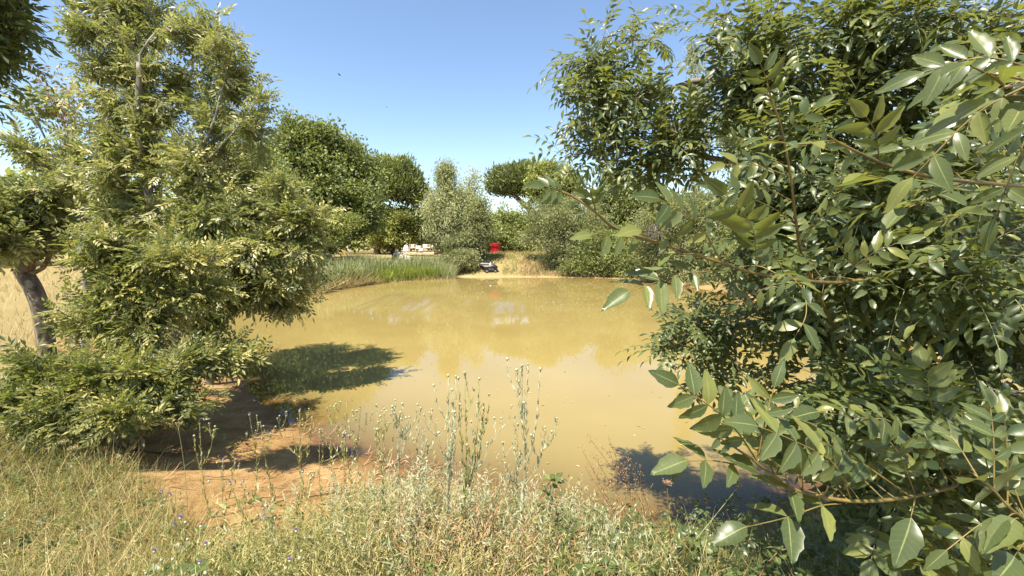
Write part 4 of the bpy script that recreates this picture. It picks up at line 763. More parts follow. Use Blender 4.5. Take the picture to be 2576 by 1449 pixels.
x, y, d = bank_pts(9000, .6, 11.5, 28, 34, 113, dmin=-.1, clump=.8)
blades('bank_weeds', 'brown withered weeds along the far right water edge', x, y, .45, .03, DRYWEED, 114, .6, .25, 1.1)
x, y, d = bank_pts(5200, -3, 8, 30.6, 36, 115, dmin=.8, clump=.7); k = ~((np.abs(x+1.7) < 1.0) & (y < 33.4)); x, y, d = x[k], y[k], d[k]
blades('bank_herbs', 'green tufts scattered over the far slope', x, y, .35, .035, GREENGRASS, 116, .7, .2, .9)
# reed beds: front edge seen from (795, 738) to (1140, 702)
def reed_pts(n, f0, f1, b0, b1, seed):
    r = R_(seed); fr = np.array([(795, 742), (850, 727), (940, 714), (1040, 706), (1145, 702)], float); t = f0+(f1-f0)*r.random(n)
    px = np.interp(t, (0, .16, .42, .71, 1), fr[:, 0]); py = np.interp(t, (0, .16, .42, .71, 1), fr[:, 1]); g = np.array([gnd(a, b) for a, b in zip(px, py)])
    b = b0+(b1-b0)*r.random(n); v = nrm(g*np.array((1, 1, 0))-np.array((0, 0, 0))); p = g+v*b[:, None]; return p[:, 0], p[:, 1]
def reeds(name, label, x, y, *a, **k):
    z = np.maximum(height(x, y), -.15); a = list(a); a[0] = np.maximum((a[0]-np.maximum(z, 0))*(.72+.5*vnoise(x, y, .8, 77)), .45); return blades(name, label, x, y, *a, z0=z, cat='reeds', **k)
x, y = reed_pts(5200, .38, .90, .1, 2.0, 121); reeds('sedge_bed', 'low bright green sedge at the water edge before the deck', x, y, 1.15, .05, SEDGE, 122, .5, .38, .35, kinds=(0, 0, 1))
x, y = reed_pts(5600, .0, .45, .3, 5.0, 123); reeds('reed_bed', 'tall blue green bulrushes on the left of the far shore', x, y, 1.75, .05, REED, 124, .5, .38, .22, kinds=(0, 0, 1))
x, y = reed_pts(4600, .45, 1.0, 1.6, 5.5, 125); reeds('reed_bed', 'tall grey green bulrushes behind the bright sedge', x, y, 1.6, .05, REED, 126, .55, .38, .22, kinds=(0, 0, 1))
x, y = reed_pts(900, .86, 1.0, .1, 1.8, 127); reeds('reed_bed', 'thin bulrushes with straw feet at the right end of the sedge', x, y, 1.5, .03, REED, 128, .6, .25, .3, kinds=(0, 1))
x, y = reed_pts(4600, .0, .46, -.15, 1.6, 129); reeds('dry_reeds', 'broken straw coloured reed stems along the left water edge', x, y, .95, .036, STRAW, 130, .62, .2, .8)
x, y = reed_pts(1300, .42, 1.0, -.1, .5, 131); reeds('dry_reeds', 'straw reed stubs near the landing place', x, y, .6, .028, STRAW, 132, .7, .2, .8)
r = R_(133); x = D(1418+8*r.normal(size=1)[0], 660, 31.4)[0]+.25*r.normal(size=160); y = 31.3+.25*r.normal(size=160)
blades('rush_tuft', 'single dark green rush tuft below the olive shrub', D(1400, 660, 31.4)[0]+.3*r.normal(size=160)+1.1, y, .8, .025, GREENGRASS, 134, .3, .2, .25, kinds=(0,), cat='rush')
# wiry weeds on the near bank
def weeds(name, label, n, x0, x1, y0, y1, h, mat, seed, tint=.5, tsd=.22, lean=.35, dmin=.3, pts=None):
    r = R_(seed)
    if pts is None: x, y, d = bank_pts(n, x0, x1, y0, y1, seed, dmin=dmin, clump=.45)
    else: x, y = pts
    m = len(x); pos = np.stack([x, y, height(x, y)-.02], -1); X = nrm(np.array((0, 0, 1.))+r.normal(size=(m, 3))*np.array((lean, lean, 0))); Z = r.normal(size=(m, 3))
    k = r.integers(0, 3, m); mb = MB(); hh = h*(.6+.7*r.random(m)); t = np.clip(tint+r.normal(size=m)*tsd, 0, 1)
    for j in range(3): s_ = k == j; mb.scatter(SPRIGS[j], pos[s_], X[s_], Z[s_], hh[s_], t[s_])
    return tag(mb.build(name, mat), label, 'weeds', kind='stuff')
weeds('weeds', 'wiry yellow green weed thicket in the middle of the near bank', 3000, -1.7, .75, 1.35, 3.5, .36, WEED, 141, .55)
weeds('weeds', 'scattered thin green weeds on the left part of the bank', 1400, -4.5, -1.2, 1.6, 4.2, .34, WEED, 142, .45)
weeds('silver_weeds', 'silvery grey weeds below the tall thistles', 520, -.95, .75, 1.9, 3.4, .46, SILVER, 143, .5)
weeds('weeds', 'taller loose silvery stems between the thistles', 420, -1.7, .6, 2.5, 3.7, .50, SILVER, 147, .6, lean=.25)
r = R_(144); weeds('brown_weeds', 'rusty dried weed clump at the bottom centre of the bank', 0, 0, 0, 0, 0, .42, DRYWEED, 145, .55, pts=(-.22+.26*r.normal(size=240), 2.25+.25*r.normal(size=240)))
weeds('shade_tinted_weeds', 'leafy undergrowth under the near ash, tinted dark to show its shade', 1500, .75, 5.5, 1.0, 4.8, .4, BRAMBLE, 146, .3, dmin=.05)  # dark leaf colour and low tint carry the painted shade
# trifoliate bramble leaf
def trifol(src):
    v = []; f = []; lv = []
    for a, L in ((0, 1.0), (1.25, .85), (-1.25, .85)):
        tv, tf, tl = src; tv = tv*np.array((L, 1.75*L, L)); tv = tv@rotz(a).T; f.append(tf+sum(len(q) for q in v)); v.append(tv+np.array((.25*math.cos(a), .25*math.sin(a), 0))); lv.append(tl)
    return np.concatenate(v)*.75, np.concatenate(f), np.concatenate(lv)
TRI = trifol(LEAF_LO); tri_me = MB().scatter(trifol(LEAF_HI[1]), np.zeros((1, 3)), np.array([[1., 0, 0]]), np.array([[0, 0, 1.]]), 1, .5).mesh('leaf', BRAMBLE_ONE, smooth=True)
def bramble(label, path, nleaf, size, seed, hgt=.35):
    r = R_(seed); g = [np.array((a, b, H(a, b)+c)) for a, b, c in path]; o0 = g[0]; root = empty('bramble', o0, label, 'bramble', 'brambles on the near bank')
    c = spline(g, 24); mb = MB(); mb.tube(c, np.linspace(.004, .0018, 24), 5); mb.build('cane', STEM_B, root, smooth=True, origin=o0)
    for i in range(nleaf):
        t = (i+.5)/nleaf*23; k = int(t); p = c[k]; dirn = nrm(c[min(k+1, 23)]-c[max(k-1, 0)]); sd = nrm(np.cross(dirn, (0, 0, 1.)))*(1 if i % 2 else -1)
        x = nrm(dirn*.3+sd*(.6+.4*r.random())+np.array((0, 0, .5*r.random()))); z = nrm(np.array((0, -.25, 1.))+r.normal(size=3)*.35); yv = nrm(np.cross(z, x)); zz = np.cross(x, yv)
        s_ = size*(.7+.6*r.random()); o = bpy.data.objects.new('leaf', tri_me); COL.objects.link(o); o.parent = root
        o.matrix_basis = Matrix([[x[q]*s_, yv[q]*s_, zz[q]*s_, p[q]-o0[q]] for q in range(3)]+[[0, 0, 0, 1]])
for i, (lb, path, n, s_) in enumerate([
    ('bramble cane arching at the bottom left corner of the bank', [(-1.9, 1.9, 0), (-1.7, 1.8, .2), (-1.4, 1.7, .26), (-1.15, 1.75, .2)], 13, .085),
    ('bramble with broad leaves low in the left grass', [(-1.35, 1.5, .05), (-1.2, 1.45, .24), (-1.0, 1.45, .26), (-.8, 1.5, .2)], 10, .09),
    ('bramble cane under the thistles in the middle', [(-.6, 1.9, 0), (-.5, 1.8, .22), (-.3, 1.75, .25), (-.1, 1.75, .2)], 12, .06),
    ('upright bramble shoot with lime green tip beside the tallest thistle', [(.12, 2.5, .0), (.16, 2.55, .3), (.22, 2.55, .55), (.3, 2.5, .62)], 14, .06),
    ('bramble sprawling just right of the tallest thistle', [(.2, 2.6, .05), (.35, 2.55, .3), (.5, 2.6, .3), (.65, 2.65, .15)], 16, .055),
    ('leafy bramble at the bottom centre right of the bank', [(.2, 1.8, 0), (.35, 1.85, .25), (.5, 1.9, .28), (.7, 2.0, .2)], 18, .055),
    ('bramble running along the water edge before the dock stalks', [(.4, 2.9, .05), (.65, 3.0, .25), (.9, 3.05, .22), (1.15, 3.1, .12)], 18, .055),
    ('half shaded bramble near the brown umbel', [(.8, 2.2, 0), (.95, 2.3, .28), (1.15, 2.4, .3), (1.4, 2.5, .2)], 18, .06),
    ('bramble in full shade under the ash branch', [(1.1, 1.9, 0), (1.3, 2.0, .3), (1.5, 2.1, .35), (1.75, 2.2, .25)], 18, .06),
    ('bramble creeping from the left grass onto the mud', [(-2.4, 3.0, 0), (-2.2, 3.1, .18), (-1.95, 3.2, .18), (-1.75, 3.2, .08)], 14, .06),
    ('bramble growing under the low ash regrowth', [(-3.9, 4.6, 0), (-3.6, 4.5, .35), (-3.2, 4.4, .4), (-2.9, 4.3, .3)], 18, .07)]): bramble(lb, path, n, s_, 150+i)
r = R_(170); x, y, d = bank_pts(1500, .25, 2.6, 1.5, 3.7, 171, dmin=.1, mudmax=.9); n = len(x); mb = MB()
mb.scatter(TRI, np.stack([x, y, height(x, y)+.03+.30*r.random(n)], -1), r.normal(size=(n, 3)), upish(n, r, .5), .055*(.6+.7*r.random(n)), np.clip(.5+r.normal(size=n)*.25, 0, 1))
tag(mb.build('bramble_thicket', BRAMBLE), 'knee high bramble thicket along the near right edge', 'brambles', kind='stuff')
r = R_(172); x, y, d = bank_pts(1500, -4.5, .3, 1.2, 3.9, 173, dmin=.5, mudmax=.5, clump=.4); n = len(x); mb = MB()
mb.scatter(TRI, np.stack([x, y, height(x, y)+.05+.20*r.random(n)], -1), r.normal(size=(n, 3)), upish(n, r, .5), .05*(.5+.8*r.random(n)), np.clip(.6+r.normal(size=n)*.25, 0, 1))
tag(mb.build('ground_cover', BRAMBLE), 'low broad leaved seedlings scattered through the near grass', 'weeds', kind='stuff')
# ================================================================== FLOWERING THISTLES AND DRY STALKS
def ball(r1, seed=0, k=8):
    pr = [(r1*math.sin(a)*(1 if a < 2 else 1), -r1*1.15*math.cos(a)+r1) for a in np.linspace(.05, PI-.35, 7)]
    mb = MB(); mb.lathe(pr, (0, 0, 0), k); return mb
bud_me = ball(1.0).mesh('flower_head', BUD, smooth=True)
def tuft():
    mb = MB(); r = R_(5)
    n = 46; a = r.random(n)*2*PI; q = r.random(n)**.6; X = np.stack([np.cos(a)*q*1.1, np.sin(a)*q*1.1, np.full(n, 1.0)], -1)
    mb.scatter(DIAMOND, np.tile(np.array((0, 0, 1.7)), (n, 1)), X, r.normal(size=(n, 3)), 1.9, .5, wide=.16); return mb.mesh('petals', PURPLE)
tuft_me = tuft()
def head_at(root, p, d, size, purple, o0):
    o = bpy.data.objects.new('flower_head', bud_me); COL.objects.link(o); o.parent = root; o.location = tuple(p-o0); o.rotation_euler = Vector(d).to_track_quat('Z', 'Y').to_euler(); o.scale = (size,)*3
    if purple:
        t = bpy.data.objects.new('petals', tuft_me); COL.objects.link(t); t.parent = o
def thistle(tips, hmax, label, seed, mats=(STEM_S, SILVER), nb=4, purple=(), rstem=.0029, leaf=.060, dense=1.35, group='thistles on the near bank', headr=.0066):
    """one plant whose tops are seen at the pixels tips; its height decides how far away it stands"""
    r = R_(seed); best = None
    for Y in np.arange(1.5, 3.75, .05):
        t = D(*tips[0], Y); bx, by = t[0]+.04*r.normal(), Y+.02; h = t[2]-H(bx, by)
        if best is None or abs(h-hmax) < best[0]: best = (abs(h-hmax), Y, bx, by)
    _, Y, bx, by = best; o0 = np.array((bx, by, H(bx, by)-.02)); root = empty('thistle', o0, label, 'thistle', group); st = MB(); lf = MB(); lp, lx, ls = [], [], []
    top = D(*tips[0], Y); hh = top[2]-o0[2]
    main = spline([o0, o0*.55+top*.45+r.normal(size=3)*.02*np.array((1, 1, 0)), top], 18); st.tube(main, np.linspace(rstem, rstem*.45, 18), 5); ends = [(main[-1], main[-1]-main[-3])]
    br = [main]
    for tp in tips[1:]:
        e = D(*tp, Y+.05*r.normal()); k = int(np.clip(17*(.45+.3*r.random()), 3, 15)); 
        while k > 3 and main[k][2] > e[2]-.05: k -= 1
        c = spline([main[k], main[k]*.5+e*.5+np.array((.25*(e[0]-main[k][0]), 0, -.02)), e], 10); br.append(c); st.tube(c, np.linspace(rstem*.6, rstem*.35, 10), 4); ends.append((c[-1], c[-1]-c[-3]))
    for j in range(nb):
        c0 = br[int(r.integers(0, len(br)))]; k = int(len(c0)*(.45+.45*r.random())); p = c0[min(k, len(c0)-2)]; a = r.random()*2*PI; L = hh*(.10+.14*r.random())
        L = min(L, max(.03, (top[2]-.015-p[2])/.9)); e = p+np.array((math.cos(a)*.45, math.sin(a)*.45, .9))*L; c = spline([p, (p+e)/2+np.array((math.cos(a), math.sin(a), -.3))*L*.12, e], 6); br.append(c); st.tube(c, np.linspace(rstem*.5, rstem*.3, 6), 4); ends.append((e, c[-1]-c[-2]))
    for c in br:
        L = np.linalg.norm(np.diff(c, axis=0), axis=1).sum(); n = int(L/.022*dense)
        for i in range(n):
            t = r.random()*(len(c)-1.01); k = int(t); p = c[k]+(c[k+1]-c[k])*(t-k); d = nrm(c[k+1]-c[k]); a = r.random()*2*PI; o = nrm(np.array((math.cos(a), math.sin(a), 0)))
            lp.append(p); lx.append(nrm(d*.7+o*.75)); ls.append(leaf*(1.15-.7*(p[2]-o0[2])/hh)*(.6+.7*r.random()))
    n = len(lp); lf.scatter(BLADES[1], np.array(lp), np.array(lx), np.array(lx)*np.array((.2, .2, 0))+np.array((0, 0, 1.)), np.array(ls), np.clip(.6+r.normal(size=n)*.25, 0, 1), wide=.2)
    st.build('stem', mats[0], root, smooth=True, origin=o0); lf.build('foliage', mats[1], root, origin=o0, kind='stuff')
    for i, (p, d) in enumerate(ends): head_at(root, p, nrm(d), headr*(.75+.5*r.random()), i in purple, o0)
    return root
def q4(zx, zy): return (754.8+zx*.3925, 880.6+zy*.3925)
def q3(zx, zy): return (zx*.3924, 880.6+zy*.3924)
SIL = (STEM_S, SILVER); GRN = (STEM_G, WEED); DRK = (STEM_G, GREENGRASS)
for i, (tips, h, lb, mats, nb, pu) in enumerate([
    ([q4(1460, 95), q4(1422, 105), q4(1540, 130), q4(1400, 210), q4(1435, 345), q4(1570, 500)], 1.15, 'tallest silvery thistle with an open forked top against the water', SIL, 8, ()),
    ([q4(1055, 150), q4(1150, 190), q4(1015, 185), q4(1175, 355)], 1.10, 'dark green thistle standing out among the silvery ones', DRK, 7, ()),
    ([q4(950, 170), q4(998, 175), q4(980, 350), q4(965, 585)], 1.05, 'tall pale thistle touching the left side of the dark green one', SIL, 7, ()),
    ([q4(1135, 340), q4(1200, 600), q4(1165, 470)], .9, 'pale thistle tucked close behind the dark green one', SIL, 7, ()),
    ([q4(1375, 435), q4(1300, 600), q4(1395, 480)], .85, 'slim pale thistle left of the tallest one', SIL, 5, ()),
    ([q4(845, 385), q4(880, 450), q4(820, 610)], .85, 'slim single stemmed thistle with a bare budded tip', SIL, 5, ()),
    ([q4(610, 325), q4(655, 350), q4(680, 440)], .85, 'bushy silvery thistle with a bent twin tip', SIL, 8, ()),
    ([q4(785, 505), q4(745, 510), q4(740, 570)], .7, 'short thistle topped by one pale lilac flower', SIL, 6, (0,)),
    ([q4(935, 625), q4(985, 690)], .62, 'small thistle with a white lilac tuft beside the tall pale pair', SIL, 5, (0,)),
    ([q4(385, 380), q4(300, 345), q4(425, 420), q4(340, 430)], .8, 'yellowish thistle crowned by several purple flowers', GRN, 7, (0, 1, 2)),
    ([q4(540, 380), q4(515, 430), q4(605, 410), q4(480, 510)], .78, 'green branching thistle with closed round buds', GRN, 8, ()),
    ([q4(220, 360), q4(190, 425), q4(145, 515), q4(130, 510)], .8, 'leaning thistle with white capped buds near the tree shadow', GRN, 5, (1,)),
    ([q4(0, 390), q4(75, 435), q4(65, 510)], .8, 'thistle with a violet top at the edge of the sunlit mud', GRN, 5, (0,)),
    ([q4(285, 575), q4(255, 540), q4(330, 550)], .6, 'low thistle with one dark violet flower below the white capped buds', GRN, 6, (0,)),
    ([q4(1640, 800), q4(1600, 900), q4(1725, 870), q4(1790, 850), q4(1770, 960)], .55, 'small silvery thistle at the water edge right of the tallest one', SIL, 8, ()),
    ([q3(1280, 480), q3(1245, 555), q3(1370, 520)], .8, 'long leaning thistle with a bright purple flower over the mud', GRN, 2, (0,)),
    ([q3(1600, 420), q3(1640, 520), q3(1580, 540)], .8, 'upright thin thistle with purple flower in front of the tree shadow', GRN, 2, (0,)),
    ([q3(1670, 470), q3(1735, 540)], .75, 'thin thistle with a lilac flower beside the upright one', GRN, 3, (0,)),
    ([q3(1920, 400), q3(1780, 445), q3(1865, 480), q3(2000, 435)], .8, 'pale thistle with white and purple heads spreading left', GRN, 5, (0, 1, 2)),
    ([q3(2225, 350), q3(2140, 365), q3(2115, 425)], .85, 'thistle bearing small purple heads at the shallows', GRN, 6, (0,)),
    ([q3(1940, 785), q3(1990, 835)], .55, 'thistle with a wide pink purple flower over orange mud', GRN, 4, (0,)),
    ([q3(1480, 860), q3(1560, 845), q3(1340, 850)], .55, 'thistle with fluffy lilac flower on the lower mud', GRN, 4, (0, 1, 2)),
    ([q3(1430, 710), q3(1510, 705), q3(1530, 750)], .6, 'thistle with a cluster of mauve flowers above the mud', GRN, 3, (0, 1, 2)),
    ([q3(1040, 915), q3(1095, 935)], .5, 'small thistle with two dark mauve heads on the grass edge', GRN, 3, (0, 1)),
    ([q3(1160, 1085), q3(1125, 1125)], .45, 'thistle with drooping violet heads in the lower left grass', GRN, 3, (0, 1)),
    ([q3(990, 1300), q3(1040, 1350)], .38, 'short thistle with one blue violet flower in dense grass', GRN, 3, (0,)),
    ([q3(1280, 1375), q3(1320, 1255), q3(1285, 1140)], .4, 'thistle with pale lilac flowers near the bottom edge', GRN, 3, (0, 1, 2)),
    ([q3(1860, 1360), q3(1900, 1170)], .4, 'thistle with a mauve flower at the bottom of the weed thicket', GRN, 4, (0, 1)),
    ([q3(1690, 1020), q3(1700, 1075)], .45, 'thistle with small dark purple heads on the mud border', GRN, 3, (0, 1)),
    ([q3(2050, 515), q3(2070, 610), q3(2210, 570)], .7, 'dense thistle with grey buds and one violet head', GRN, 7, (2,))]):
    thistle(tips, h, lb, 200+i, mats, nb, pu)
# dried dock
def dock(tips, basepx, Y, label, seed):
    r = R_(seed); b = D(*basepx, Y); o0 = np.array((b[0], Y, H(b[0], Y)-.02)); root = empty('dock_plant', o0, label, 'dried plant', 'dried dock stalks'); st = MB(); sd_ = MB(); P_ = []
    for tp in tips:
        e = D(*tp, Y+.2*r.random()); c = spline([o0, o0*.5+e*.5+np.array((.03*r.normal(), 0, .03)), e], 20); st.tube(c, np.linspace(.0032, .0009, 20), 4)
        for k in range(9, 20): 
            m = int(r.integers(3, 9)); P_ += list(c[k]+r.normal(size=(m, 3))*.012)
        for k in (9, 12, 14):
            e2 = c[k]+np.array((r.normal()*.08, 0, .10+.06*r.random())); c2 = spline([c[k], (c[k]+e2)/2+np.array((.01, 0, 0)), e2], 6); st.tube(c2, .0009, 3)
            for q in range(1, 6): P_ += list(c2[q]+r.normal(size=(3, 3))*.008)
    P_ = np.array(P_); n = len(P_); sd_.scatter(DIAMOND, P_, r.normal(size=(n, 3)), r.normal(size=(n, 3)), .011, np.clip(.25+.2*r.normal(size=n), 0, 1), wide=.7)
    st.build('stem', STEM_B, root, smooth=True, origin=o0); sd_.build('seeds', DRYWEED, root, origin=o0, kind='stuff')
dock([q4(1840, 540), q4(1945, 625)], q4(2330, 1290), 2.7, 'dried dock with the upper tip bent left over the water', 241)
dock([q4(1975, 560), q4(2115, 690)], q4(2400, 1330), 2.8, 'dried dock with the straight seeded tip over the water', 242)
dock([q4(1800, 625), q4(1865, 650), q4(1820, 740)], q4(2200, 1270), 2.6, 'lowest dried dock with loose hanging seeds', 243)
def umbel(tip, basepx, Y, label, seed, mat=STEM_B, smat=DRYWEED, rad=.028):
    r = R_(seed); b = D(*basepx, Y); o0 = np.array((b[0], Y, H(b[0], Y)-.02)); e = D(*tip, Y); root = empty('umbel_stalk', o0, label, 'dried plant', 'dried umbels'); st = MB(); sd_ = MB()
    c = spline([o0, o0*.5+e*.5+np.array((.02*r.normal(), 0, 0)), e-np.array((0, 0, rad))], 14); st.tube(c, np.linspace(.003, .0016, 14), 4); P_ = []
    for k in range(16):
        a = k*2.4; q = rad*math.sqrt((k+.5)/16); p = e+np.array((q*math.cos(a), q*math.sin(a), .3*rad*r.random())); st.tube(np.array([c[-1], (c[-1]+p)/2+np.array((.2*q*math.cos(a), .2*q*math.sin(a), 0)), p]), .0007, 3); P_ += list(p+r.normal(size=(7, 3))*.0035)
    P_ = np.array(P_); n = len(P_); sd_.scatter(DIAMOND, P_, r.normal(size=(n, 3)), upish(n, r, .6), .007, np.clip(.4+.25*r.normal(size=n), 0, 1), wide=.7)
    st.build('stem', mat, root, smooth=True, origin=o0); sd_.build('seed_head', smat, root, origin=o0, kind='stuff')
umbel(q4(2355, 850), q4(2420, 1180), 2.3, 'dark brown dried umbel over the grey shaded water', 251)
umbel(q3(405, 585), q3(490, 1000), 2.9, 'flat straw coloured umbel, upper one in the left grass', 252, STEM_G, STRAW, .03)
umbel(q3(470, 625), q3(500, 950), 2.9, 'flat straw coloured umbel, lower one in the left grass', 253, STEM_G, STRAW, .03)
umbel(q3(1140, 470), q3(1185, 830), 3.3, 'single pale plantain like spike above the mud', 254, STEM_G, STRAW, .008)
umbel((2600*.6289+560*.6239*.6289, 880.6+865*.6239*.6289), (1650, 1290), 2.3, 'bent yellow stalk with a small dry head by the ash branch', 255, STEM_G, DRYWEED, .02)
# fallen branches on the mud
def stick(label, pts, rad, seed):
    r = R_(seed); g = [gnd(px, py, .05) for px, py in pts]; g = [np.array((p[0], p[1], H(p[0], p[1])+dz)) for p, dz in zip(g, np.linspace(.015, .06, len(g)))]; o0 = g[0]; root = empty('fallen_branch', o0, label, 'branch', 'fallen branches on the mud')
    mb = MB(); c = spline(g, 14); mb.tube(c, np.linspace(rad, rad*.4, 14), 6)
    for k in (4, 7, 10): mb.tube(spline([c[k], c[k]+r.normal(size=3)*np.array((.12, .12, .03))+np.array((.05, .03, .05)), c[k]+r.normal(size=3)*np.array((.2, .2, .04))+np.array((.1, .06, .08))], 5), np.linspace(rad*.4, rad*.12, 5), 4)
    mb.build('wood', BARK_DARK, root, smooth=True, origin=o0)
for i, (lb, p, rd) in enumerate([('forked dark branch lying half in the tree shadow', [(560, 990), (510, 1000), (450, 1010)], .02), ('long thin dead branch on the mud under the ash', [(300, 1180), (380, 1195), (470, 1190)], .016),
    ('short dark stick beside the shallow water', [(620, 1110), (660, 1100), (700, 1095)], .012), ('dead branch poking from the bank under the regrowth', [(280, 1110), (305, 1125), (325, 1150)], .02)]): stick(lb, p, rd, 260+i)
r = R_(265); x = -5+4.4*r.random(1700); y = 3.6+4.0*r.random(1700); d = shore(x, y); k = (d > -.2) & (d < 2.4); x, y = x[k], y[k]; n = len(x); mb = MB()
a = r.normal(size=n)*.5+.4; mb.scatter(BLADES[1], np.stack([x, y, np.maximum(height(x, y), 0)+.012], -1), np.stack([np.cos(a), np.sin(a), .06*np.ones(n)], -1), np.tile((0, 0, 1.), (n, 1)), .05+.22*r.random(n)**2, np.clip(.3+.3*r.normal(size=n), 0, 1), wide=.06)
tag(mb.build('twig_litter', DRYWEED), 'dry twigs and leaf litter strewn on the mud', 'litter', kind='stuff')
r = R_(266); n = 420; x = -6+11*r.random(n); y = 4.2+22*r.random(n)**1.5; k = shore(x, y) < -.2; x, y = x[k], y[k]; n = len(x); a = r.random(n)*2*PI; mb = MB()
mb.scatter(DIAMOND, np.stack([x, y, np.full(n, .006)], -1), np.stack([np.cos(a), np.sin(a), np.zeros(n)], -1), np.tile((0, 0, 1.), (n, 1)), .028+.04*r.random(n), r.random(n), wide=.5)
tag(mb.build('floating_leaves', STRAW), 'tiny pale leaves floating on the pond', 'leaves', kind='stuff')
# grey dead twig tangle on the far shrubs
r = R_(267); c0 = D(1650, 585, 25.2); root = empty('dead_bush', c0+np.array((.3, .3, -1.3)), 'grey tangle of dead twigs hanging in the far right shrubs', 'dead bush'); mb = MB(); o0 = c0+np.array((.3, .3, -1.3))
for k in range(90):
    p = c0+np.array((.5, .1, .1))+r.normal(size=3)*np.array((.25, .15, .15)); e = p+np.array((-.2-.9*r.random(), -.3+.3*r.normal(), -.75+.9*r.random())); c = spline([p, (p+e)/2+np.array((-.1, 0, .28)), e], 7); mb.tube(c, np.linspace(.012, .004, 7), 3, cap=False)
mb.tube(np.array([o0, c0+np.array((.5, .1, .1))]), .03, 6); mb.build('twigs', DEADWOOD, root, origin=o0)
# ================================================================== THINGS ON THE FAR BANK
RED = plain('red_paint', (.46, .009, .022), .45, .2, 5); BLACKP = plain('black_plastic', (.022, .022, .026), .35, .3, 12); GREYP = plain('grey_alloy', (.30, .31, .33), .45, .3, 12); WHITE = plain('white_cloth', (.50, .49, .48), .8, .06, 9); TEAK = plain('pale_teak', (.52, .39, .24), .7, .25, 14)
DARKWOOD = plain('dark_wood', (.05, .038, .028), .8, .3, 14); PALEWOOD = plain('pale_wood', (.55, .46, .30), .75, .2, 10); STONE = plain('pale_stone', (.52, .46, .36), .9, .3, 5, bump=.5); YEL = plain('yellow_paint', (.62, .42, .05), .5, .2, 8); BLK = plain('matt_black', (.012, .012, .012), .6, .2, 8); SOIL = plain('dark_soil', (.05, .035, .025), .95, .3, 20); ROPE = plain('pale_rope', (.50, .45, .36), .9, .2, 40); OFFWHITE = plain('white_plastic', (.80, .78, .70), .4, .06, 8)
PEB = plain('sand', (.54, .42, .22), .95, .2, 12)
# giant red flower pot
Yp = 38.0; p0 = D(1246, 637, Yp); p0[2] = H(p0[0], Yp); sPot = .51
pot = empty('flower_pot', p0, 'giant red flower pot standing on the far bank', 'flower pot')
mb = MB(); mb.lathe([(0, .0), (.69, .0), (.70, .03), (.83, 1.24), (.74, 1.24), (.60, .1), (0, .1)], k=40); o = mb.build('pot_body', RED, pot, smooth=False); o.scale = (sPot,)*3
mb = MB(); mb.lathe([(.80, 1.20), (.94, 1.21), (1.0, 1.66), (.99, 1.72), (.95, 1.74), (.86, 1.72), (.84, 1.24), (.80, 1.20)], k=40); o = mb.build('pot_rim', RED, pot, smooth=False); o.scale = (sPot,)*3
mb = MB(); mb.lathe([(.0, 1.5), (.85, 1.5)], k=30); o = mb.build('soil', SOIL, pot); o.scale = (sPot,)*3
# boat drawn up on the shore
bx, by = D(1235, 685, 31.6)[0], 31.6; bz = H(bx, by)+.05; boat = empty('rowing_boat', (bx, by, bz), 'small dark flat bottomed boat drawn up on the far shore', 'boat'); boat.rotation_euler = (math.radians(8), 0, math.radians(20)); boat.scale = (1.2, 1.1, 1.1)
st_ = np.array([(0, .36, .42, .0, .31), (.5, .39, .46, -.01, .31), (1.1, .37, .45, .0, .32), (1.6, .30, .38, .05, .34), (1.95, .18, .27, .15, .36)])   # y, half width at floor, at top, floor z, top z
def loft(off, zoff):
    V = []
    for y_, wb, wt, zb, zt in st_: V.append([(-(wt-off), y_, zt), (-(wb-off), y_, zb+zoff), ((wb-off), y_, zb+zoff), ((wt-off), y_, zt)])
    return np.array(V)
Vo, Vi = loft(0, 0), loft(.035, .04); Vi[0, :, 1] += .04; Vi[-1, :, 1] -= .04
mb = MB(); m_ = len(st_); f = []
for i in range(m_-1):
    for j in range(3): a = i*4+j; f.append((a, a+1, a+5, a+4)); b = m_*4+a; f.append((b+4, b+5, b+1, b))
for e in (0, m_-1):
    a = e*4; f.append((a, a+3, a+2, a+1) if e == 0 else (a, a+1, a+2, a+3)); b = m_*4+a; f.append((b, b+1, b+2, b+3) if e == 0 else (b+3, b+2, b+1, b))
mb.add(np.concatenate([Vo.reshape(-1, 3), Vi.reshape(-1, 3)]), f4=f).build('hull', BLACKP, boat)
def gunw():
    mb = MB(); L_ = Vo[:, 0]+(0, 0, .0); R = Vo[:, 3]
    loop = np.concatenate([L_, R[::-1], L_[:1]]); 
    for a, b in zip(loop[:-1], loop[1:]):
        d = b-a; L = np.linalg.norm(d); ang = math.atan2(d[1], d[0]); tl = math.asin(d[2]/L)
        mb.box((a+b)/2+np.array((0, 0, .012)), (L+.03, .05, .035), rotz(ang)@np.array([[math.cos(tl), 0, -math.sin(tl)], [0, 1, 0], [math.sin(tl), 0, math.cos(tl)]]))
    return mb
gunw().build('gunwale', BLACKP, boat)
MB().box((0, 1.55, .26), (.62, .38, .03)).build('seat', GREYP, boat); MB().box((0, .95, .24), (.80, .22, .03)).build('seat', GREYP, boat); MB().box((0, .2, .25), (.80, .20, .03)).build('seat', GREYP, boat)
mb = MB(); mb.box((.06, .58, .17), (.05, .55, .22)); mb.box((.06, .34, .27), (.09, .06, .06)); mb.build('centre_support', GREYP, boat)
for sx in (-.27, .27): MB().box((sx, -.03, .06), (.12, .06, .07)).build('stern_bracket', GREYP, boat)
MB().box((0, -.02, .19), (.34, .04, .14)).build('transom_pad', plain('motor_pad', (.08, .08, .085), .5), boat)
